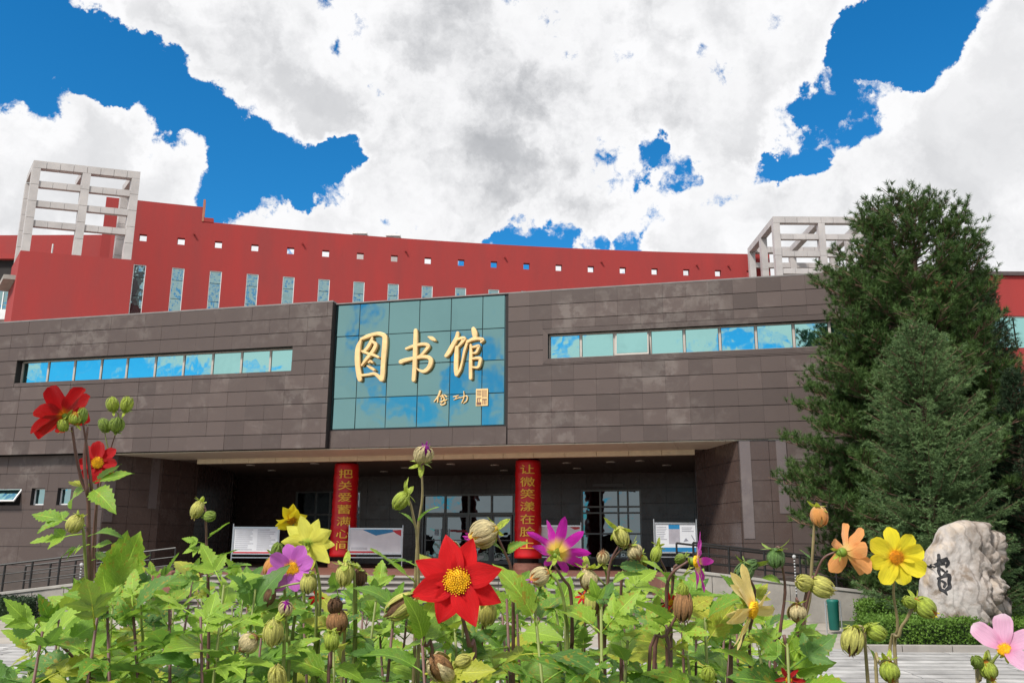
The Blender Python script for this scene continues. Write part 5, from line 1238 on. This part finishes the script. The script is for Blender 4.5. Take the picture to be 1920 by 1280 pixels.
# --- buds on stems: label, depth, list of (x, y, r, kind, axis(rx, up)), path, leaves
BUDS = [
 ('purple tipped bud held highest above the entrance with round green bracts', 1.15, [(794, 852, 19, 'purple', (.25, .9), 1.0)], [(790, 872), (792, 930), (785, 980), (782, 1030), (778, 1110), (775, 1290)], ((782, 985, 805, 940, 0, 0), (782, 1000, 768, 955, 0, 0), (780, 1060, 730, 1040), (778, 1090, 700, 1030, .0, 3, 1), (780, 1060, 812, 1030)), 'P'),
 ('lime green bud nodding left with a shrivelled salmon petal', 1.12, [(752, 938, 17, 'lime', (-.6, -.7), 1.2)], [(755, 925), (768, 940), (776, 975), (783, 1030), (783, 1290)], (), 'P'),
 ('two greenish buds on a reddish stem over the left leaf bank', 1.2, [(370, 955, 13, 'yellow', (-.3, -.8), .9), (393, 967, 10, 'green', (1, .2), .6)], [(385, 955), (386, 985), (388, 1040), (390, 1100), (388, 1290)], ((387, 1020, 340, 1008, 0, 1, 1), (387, 1025, 340, 1035, 0, 2, 1), (388, 1010, 430, 978, 0, 3, 1), (389, 1050, 450, 1030, 0, 4, 1), (389, 1060, 335, 1060, 0, 1, 1), (390, 1080, 470, 1050, 0, 2, 0), (390, 1090, 310, 1090, 0, 5, 0)), 'S'),
 ('olive bud with pale torn bracts beside the tall left stem', 1.16, [(140, 982, 15, 'yellow', (-.4, -.9), .7)], [(143, 968), (150, 985), (158, 1020), (160, 1290)], (), 'G'),
 ('round green bud low in the left leaves', 1.2, [(263, 1108, 13, 'lime', (.1, 1), .5)], [(263, 1120), (265, 1170), (262, 1290)], ((264, 1150, 300, 1090), (264, 1160, 225, 1110)), 'G'),
 ('yellow bud nodding at the bottom left corner', 1.02, [(106, 1255, 15, 'gold', (-1, .1), .8)], [(120, 1252), (138, 1258), (150, 1300)], ((140, 1262, 20, 1270, 0, 0, 0), (150, 1255, 55, 1225, 0, 0, 2)), 'G'),
 ('pale yellow green bud hanging beside the foot of the left banner', 1.06, [(646, 1076, 17, 'yellow', (-.1, -1), 1.3)], [(656, 1052), (664, 1075), (664, 1150), (660, 1290)], ((664, 1130, 735, 1110, .03, 0, 1),), 'G'),
 ('dark withered bud hanging to the right of a pale one', 1.08, [(676, 1082, 13, 'dark', (.1, -1), 1.2)], [(674, 1062), (668, 1080), (667, 1150), (664, 1290)], (), 'G'),
 ('large yellow bud with a brown stripe leaning left under the scarlet dahlia', 1.0, [(752, 1137, 25, 'brownlime', (-.75, -.45), .5)], [(775, 1128), (785, 1160), (797, 1210), (810, 1290)], (), 'R'),
 ('faded beige head with dark brown core at the bottom below the scarlet dahlia', .98, [(828, 1252, 30, 'beige', (-.2, .35), 1.3), (868, 1238, 13, 'yellow', (1, .5), .8)], [(835, 1275), (838, 1310)], (), 'P'),
 ('beige bud with dark brown base among the central stems', 1.05, [(1101, 1085, 20, 'beige', (0, -1), 1.2)], [(1101, 1062), (1112, 1075), (1120, 1120), (1128, 1290)], ((1120, 1140, 1150, 1095),), 'S'),
 ('plump yellow bud topmost of the central cluster with round bracts', 1.1, [(1165, 1006, 17, 'yellow', (.1, -.3), 1.3), (1190, 1034, 15, 'beige', (.5, -.8), 1.0)], [(1163, 1018), (1146, 1050), (1140, 1090), (1136, 1180), (1134, 1290)], ((1150, 1060, 1215, 1062, 0, 3), (1140, 1100, 1185, 1060, 0, 0, 1), (1140, 1110, 1100, 1130)), 'S'),
 ('slim beige bud standing behind the central cluster', 1.2, [(1130, 1045, 14, 'beige', (-.1, 1), .8), (1071, 1046, 11, 'brownlime', (.1, -1), .5)], [(1132, 1062), (1138, 1100), (1130, 1290)], (), 'G'),
 ('long yellow bud hanging with an orange tip right of the central cluster', 1.12, [(1205, 1050, 12, 'gold', (.35, -1), .9)], [(1196, 1032), (1178, 1050), (1165, 1090), (1166, 1200), (1165, 1290)], ((1166, 1120, 1230, 1060), (1166, 1130, 1120, 1090)), 'R'),
 ('drooping yellow bud with dark tip below the central cluster', 1.03, [(1112, 1130, 19, 'brownlime', (0, -1), .9)], [(1112, 1105), (1130, 1120), (1134, 1180), (1132, 1290)], ((1134, 1180, 1200, 1120), ), 'S'),
 ('round dry brown bud hanging on the right half of the bed', 1.02, [(1281, 1136, 22, 'brown', (-.1, -1), .0), (1280, 1106, 12, 'lime', (0, 1), 1.2)], [(1283, 1112), (1270, 1150), (1250, 1190), (1215, 1290)], ((1262, 1165, 1340, 1110), (1262, 1170, 1195, 1120), (1255, 1185, 1330, 1180)), 'R'),
 ('green bud on a short twig left of the poster notice board', 1.12, [(1230, 1038, 13, 'lime', (-.2, -.5), 1.0)], [(1238, 1048), (1250, 1075), (1252, 1100), (1252, 1290)], ((1250, 1090, 1275, 1060),), 'R'),
 ('small green bud nodding left of the magenta side view flower', 1.1, [(1275, 1047, 10, 'green', (-.8, -.2), .9)], [(1284, 1048), (1275, 1062), (1262, 1080), (1258, 1290)], (), 'R'),
 ('dark green curled leafy head on a bent stem before the ramp', 1.1, [(1395, 1072, 17, 'dgreen', (-.6, -.6), 1.4), (1408, 1060, 12, 'dgreen', (.6, .4), 1.2)], [(1402, 1080), (1415, 1105), (1412, 1150), (1408, 1290)], ((1405, 1130, 1355, 1075, 0, 1, 0), (1405, 1140, 1340, 1110, 0, 2, 1), (1408, 1140, 1440, 1090)), 'R'),
 ('green bud with upright bracts on a thick stem before the black railing', 1.1, [(1455, 1046, 16, 'dgreen', (0, -1), 1.3)], [(1463, 1028), (1467, 1060), (1472, 1110), (1462, 1190), (1455, 1290)], ((1468, 1095, 1440, 1075, .0, 0, 1),), 'S'),
 ('peach coloured ball of a bud on a tall thin stem against the pine', 1.08, [(1536, 967, 17, 'peach', (0, -.6), 1.0)], [(1527, 965), (1525, 1010), (1522, 1060), (1518, 1120), (1505, 1290)], ((1524, 1050, 1500, 1030, .02, 3, 2), (1520, 1070, 1545, 1090, 0, 3, 0)), 'P'),
 ('pair of yellow green buds at the foot of the soft orange dahlia', 1.05, [(1508, 1092, 16, 'yellow', (-.8, .3), .6), (1541, 1100, 20, 'yellow', (.8, -.3), .6)], [(1524, 1080), (1512, 1110), (1500, 1180), (1490, 1290)], (), 'S'),
 ('cream bud with shredded brown tip hanging before the retaining wall', 1.04, [(1494, 1148, 18, 'beige', (0, -1), .9)], [(1494, 1122), (1500, 1140), (1494, 1200), (1488, 1290)], ((1490, 1190, 1545, 1180, 0, 0, 1),), 'S'),
 ('yellow brown bud hanging left of the clipped hedge', 1.02, [(1598, 1200, 20, 'brownlime', (-.25, -.95), .9), (1643, 1184, 16, 'lime', (.6, -.3), 1.1)], [(1618, 1175), (1622, 1200), (1628, 1290)], ((1626, 1210, 1650, 1245, 0, 0, 1),), 'P'),
 ('striped yellow bud slanting down in front of the rock', 1.03, [(1735, 1138, 19, 'gold', (.75, -.6), .7), (1705, 1128, 12, 'lime', (-.5, .3), .9)], [(1722, 1125), (1700, 1160), (1686, 1190), (1682, 1290)], (), 'P'),
 ('yellow bud at the lower edge beneath the hedge', 1.0, [(1668, 1258, 20, 'gold', (.1, -1), .9)], [(1668, 1236), (1650, 1245), (1645, 1310)], (), 'P'),
 ('green bud with yellow tip at the lower right edge', 1.0, [(1853, 1256, 16, 'gold', (.3, -.8), 1.0), (1832, 1240, 11, 'green', (-.3, .5), .9)], [(1845, 1250), (1838, 1275), (1835, 1310)], (), 'P'),
 ('big beige and purple faded head leaning left by the right banner', 1.05, [(906, 1000, 27, 'magenta', (-.95, -.3), .8)], [(932, 1003), (944, 1030), (958, 1065), (962, 1120), (962, 1290)], ((946, 1040, 928, 1010, 0, 0, 0), (946, 1040, 975, 1010, 0, 0, 0)), 'R'),
 ('small dry crimson head above the scarlet dahlia', 1.14, [(850, 1030, 15, 'red', (-.5, .8), .3)], [(858, 1045), (866, 1080), (868, 1290)], (), 'G'),
 ('faded orange and lilac bud below the magenta flower', 1.0, [(1012, 1080, 20, 'lilac', (-.85, -.3), .8)], [(1030, 1075), (1048, 1095), (1060, 1150), (1064, 1290)], (), 'G'),
 ('dark brown dead bud under the pale yellow dahlia', 1.05, [(578, 1094, 15, 'brownlime', (0, -1), .9), (506, 1118, 12, 'dark', (-.3, -1), .6)], [(584, 1072), (592, 1090), (592, 1200), (585, 1290)], ((590, 1150, 500, 1120, .0, 0, 0),), 'G'),
 ('pink tipped round bud above two pale ones in the left half', 1.0, [(535, 1140, 15, 'purple', (.2, .9), .8)], [(536, 1156), (538, 1200), (540, 1290)], (), 'G'),
 ('large pale yellow bud with open throat in the left half', .98, [(512, 1186, 20, 'yellow', (0, -.9), .9), (466, 1205, 20, 'beige', (-.7, -.6), .8)], [(512, 1160), (526, 1200), (530, 1290)], ((528, 1230, 600, 1190), (524, 1240, 440, 1230)), 'G'),
 ('pale yellow bud cut by the lower edge left of centre', .96, [(520, 1268, 20, 'yellow', (0, 1), 1.2)], [(520, 1288), (520, 1320)], (), 'G'),
 ('flat lime bud with green crown left of centre at the bottom', 1.0, [(622, 1200, 16, 'lime', (0, -1), .8)], [(622, 1218), (620, 1250), (615, 1300)], ((618, 1250, 680, 1260, 0, 0, 1),), 'S'),
 ('withered brown head between the left banner foot and the striped bud', 1.04, [(632, 1165, 20, 'brown', (.1, -1), .6), (628, 1135, 14, 'dark', (0, .7), .4)], [(634, 1140), (646, 1180), (640, 1290)], (), 'P'),
 ('small lime bud in the leaves at the bottom right of centre', .98, [(1328, 1262, 14, 'lime', (0, .7), 1.3)], [(1328, 1278), (1330, 1320)], (), 'G'),
 ('orange yellow bud peeping behind the lilac dahlia', 1.14, [(512, 1062, 17, 'peach', (-.4, -.9), .9), (520, 1030, 12, 'green', (.2, .9), 1.4)], [(516, 1042), (528, 1070), (535, 1130), (538, 1290)], (), 'G'),
 ('pale bud and bracts under the right petal of the scarlet dahlia', 1.06, [(912, 1150, 20, 'yellow', (-.1, -1), 1.0)], [(914, 1125), (906, 1170), (900, 1290)], (), 'S')]
for (lab, dep, hs_, path, lv, sk) in BUDS:
    ms = dict(P=M_stemP, S=M_stem, G=M_stemG, R=M_stem)[sk]
    def hd(p, hs_=hs_, dep=dep, path=path, ms=ms):
        for i, (x, y, r, kind, ax, bs) in enumerate(hs_):
            axd = D(ax[0], ax[1], .25); bud(p, A(x, y, dep), axd, px_(r*.88, dep), kind, asp=rnd.uniform(1.1, 1.4), bs=bs, bracts=6 if bs > .4 else 0)
            b0 = A(x, y, dep)-axd*px_(r, dep)*1.15
            j = path[0] if i == 0 else path[1]
            stem(p, [b0, (b0+A(j[0], j[1], dep))/2+Vector((0, 0, .002)), A(j[0], j[1], dep+.004*i)], .0016, ms, False)
    flowering(lab, dep, hd, path, lv, rad=.0028, m=ms)
# small colour spots deep in the leaves
for (x, y, dep, col, r, lab) in ((885, 1012, 1.25, 'magenta', 14, 'small magenta petals hidden under the beige faded head'), (1256, 1128, 1.1, 'red', 26, 'half hidden red flower behind the round brown bud'), (1478, 1272, 1.0, 'dark', 28, 'deep red petals at the lower edge left of the big leaf'), (594, 1118, 1.2, 'red', 18, 'tiny scarlet petals glimpsed under the dark leaf left of centre'), (1093, 1118, 1.15, 'red', 16, 'small red petal tips among the central buds')):
    flowering(lab, dep, fl(x, y, dep, D(rnd.uniform(-.5, .5), rnd.uniform(-.2, .4), .7), r, n=6, kind='narrow', color=col, disc=.25, cup=.5, jit=.3), [(x, y+8), (x+4, y+60), (x+2, y+150)], rad=.002)
# the big leaves at the bottom and the explicit leaf tips along the left
p = plant_root('broad leaved dahlia shoot with one very large leaf at the right end of the bed', A(1490, 1290, 1.0), FG)
stem(p, [A(1470, 1190, 1.02), A(1478, 1240, 1.02), A(1480, 1300, 1.02)], .004)
for L in ((1470, 1275, 1520, 1170, .04, 0, 1), (1478, 1265, 1552, 1235, -.02, 0, 1), (1475, 1225, 1555, 1190, .05, 3, 1), (1478, 1255, 1440, 1200, .05, 0, 0), (1480, 1290, 1400, 1262, -.03, 0, 0), (1484, 1280, 1546, 1290, -.05, 3, 0)):
    leaf_to(p, A(L[0], L[1], 1.02), A(L[2], L[3], 1.02+L[4]), L[5], L[6], 0., (0, -1, .5))
p = plant_root('leafy dahlia branch reaching out over the paving at the lower left', A(210, 1290, 1.1), FG)
stem(p, [A(72, 1182, 1.06), A(110, 1205, 1.07), A(150, 1245, 1.09), A(200, 1300, 1.1)], .003)
for L in ((75, 1184, 5, 1140, .0, 0, 1), (75, 1185, 20, 1172, .02, 3, 0), (100, 1198, 150, 1120, .0, 0, 1), (120, 1212, 190, 1150, .03, 0, 0), (145, 1235, 210, 1185, .0, 4, 0), (130, 1222, 80, 1240, .0, 3, 2), (170, 1265, 250, 1230, .02, 3, 1)):
    leaf_to(p, A(L[0], L[1], 1.07), A(L[2], L[3], 1.07+L[4]), L[5], L[6], None, (0, -.8, .6))
for (bx, by, tx, ty) in ((215, 1120, 228, 1000), (222, 1120, 252, 1000), (225, 1110, 250, 1040), (205, 1130, 185, 1060)): leaf_to(p, A(bx, by, 1.2), A(tx, ty, 1.2), 3, 1, .2, (0, -1, .2))

# dense leafy plants that fill the bed
SX = [0, 60, 120, 200, 260, 330, 420, 520, 600, 700, 800, 900, 980, 1060, 1150, 1250, 1330, 1420, 1490, 1545]
SY = [1215, 1180, 1120, 1090, 1080, 1075, 1085, 1110, 1125, 1120, 1140, 1150, 1085, 1110, 1110, 1110, 1105, 1120, 1190, 1230]
MG = 'leafy dahlia plants filling the bed'
lc = 0
MARK = [(60, 'the lower left branch'), (130, 'the tall far left dahlia'), (200, 'the crimson dahlia'), (263, 'the round low green bud'), (330, 'the left ramp wall'), (388, 'the two greenish buds'), (466, 'the leftmost notice board'), (512, 'the large open throated bud'), (550, 'the lilac dahlia'), (595, 'the pale yellow dahlia'), (642, 'the left banner'), (705, 'the blue print notice board'), (752, 'the striped yellow bud'), (792, 'the highest purple bud'), (857, 'the scarlet dahlia'), (910, 'the beige and purple head'), (990, 'the right banner'), (1044, 'the magenta dahlia'), (1101, 'the beige central bud'), (1165, 'the plump topmost yellow bud'), (1230, 'the poster notice board'), (1281, 'the round dry brown bud'), (1315, 'the side view magenta dahlia'), (1400, 'the withered cream dahlia'), (1455, 'the green bud by the railing'), (1520, 'the peach coloured bud')]
used_lab = set()
def mass_label(px, row):
    rw_ = ('front', 'second', 'third', 'rearmost')[row]
    for off_ in sorted(MARK, key=lambda q: abs(q[0]-px))[:3]:
        d_ = px-off_[0]; side = 'below' if abs(d_) < 14 else ('just left of' if d_ < 0 else 'just right of')
        for sd in (side, 'below'):
            l_ = 'leafy dahlia plant in the %s row %s %s' % (rw_, sd, off_[1])
            if l_ not in used_lab: used_lab.add(l_); return l_
    return 'leafy green dahlia plant without open flowers in the thick of the bed'
def mass(px, dep, top, nn, seed, row=0, spread=1.):
    global lc
    r = random.Random(seed); ct = A(px, top, dep)
    p = thing('dahlia_plant', mass_label(px, row), 'dahlia', (ct.x+r.uniform(-.06, .06), ct.y+r.uniform(-.03, .1), .05), 0, MG)
    root = Vector(p.location); pts = [ct, ct*.6+Vector((root.x, root.y, ct.z-.25))*.4, Vector((root.x, root.y, ct.z-.5)), Vector((root.x, root.y, .03))]
    pts[1].z = ct.z-.2
    link('stem', MB().tube([q-root for q in pts], [.0016, .0025, .004, .006], 6).mesh('stem', True), r.choice((M_stem, M_stemG)), p)
    az = r.uniform(0, 3.14)
    for i in range(nn):
        u = i/(nn-1); z = ct.z-.005-.42*u**1.15; f = (ct.z-z)/.5; b = Vector((ct.x+(root.x-ct.x)*f, ct.y+(root.y-ct.y)*f, z)); az += 1.57+r.uniform(-.35, .35)
        for s in (0, math.pi):
            a = az+s+r.uniform(-.3, .3); L = (.05+.055*min(1, u*2.2))*r.uniform(.65, 1.35)*spread; el = r.uniform(-.25, .55) if u > .12 else r.uniform(.4, 1.1)
            d = Vector((math.cos(a)*math.cos(el), math.sin(a)*math.cos(el), math.sin(el)))
            e = b+d*L
            # keep clear of the camera
            if e.y < .80: continue
            leaf_to(p, b, e, r.randrange(14), r.choice((0, 0, 1, 1, 1, 2, 0, 1, 3)), r.uniform(-.6, .6), (r.uniform(-.3, .3), -r.uniform(.2, .9), 1)); lc += 1
mr_ = random.Random(42); sid = 100
for row, (n_, d0, d1, dy) in enumerate(((30, .98, 1.2, 95), (34, 1.2, 1.5, 60), (28, 1.5, 1.9, 35), (20, 1.9, 2.5, 20))):
    for i in range(n_):
        x = 50+1450*(i+mr_.uniform(.1, .9))/n_; dep = mr_.uniform(d0, d1); top = float(np.interp(x, SX, SY))+mr_.uniform(-5, dy)+(30 if x > 1440 else 0)
        if dep > 1.6 : top += 15
        mass(x, dep, top, 13, sid, row); sid += 1
print('leaves', lc)
struct('planting_soil', MB().box(-3.4, 2.2, .55, 2.9, -.01, .055), M_soil)
bk = thing('bed_edging', 'low stone edging round the dahlia bed', 'kerb', (-.6, 2.9, 0))
for k in range(7): bevel(link('edging_stone', MB().box(-2.8+k*.8+.005, -2.8+(k+1)*.8-.005, .0, .1, 0, .12), M_step, bk), .006)
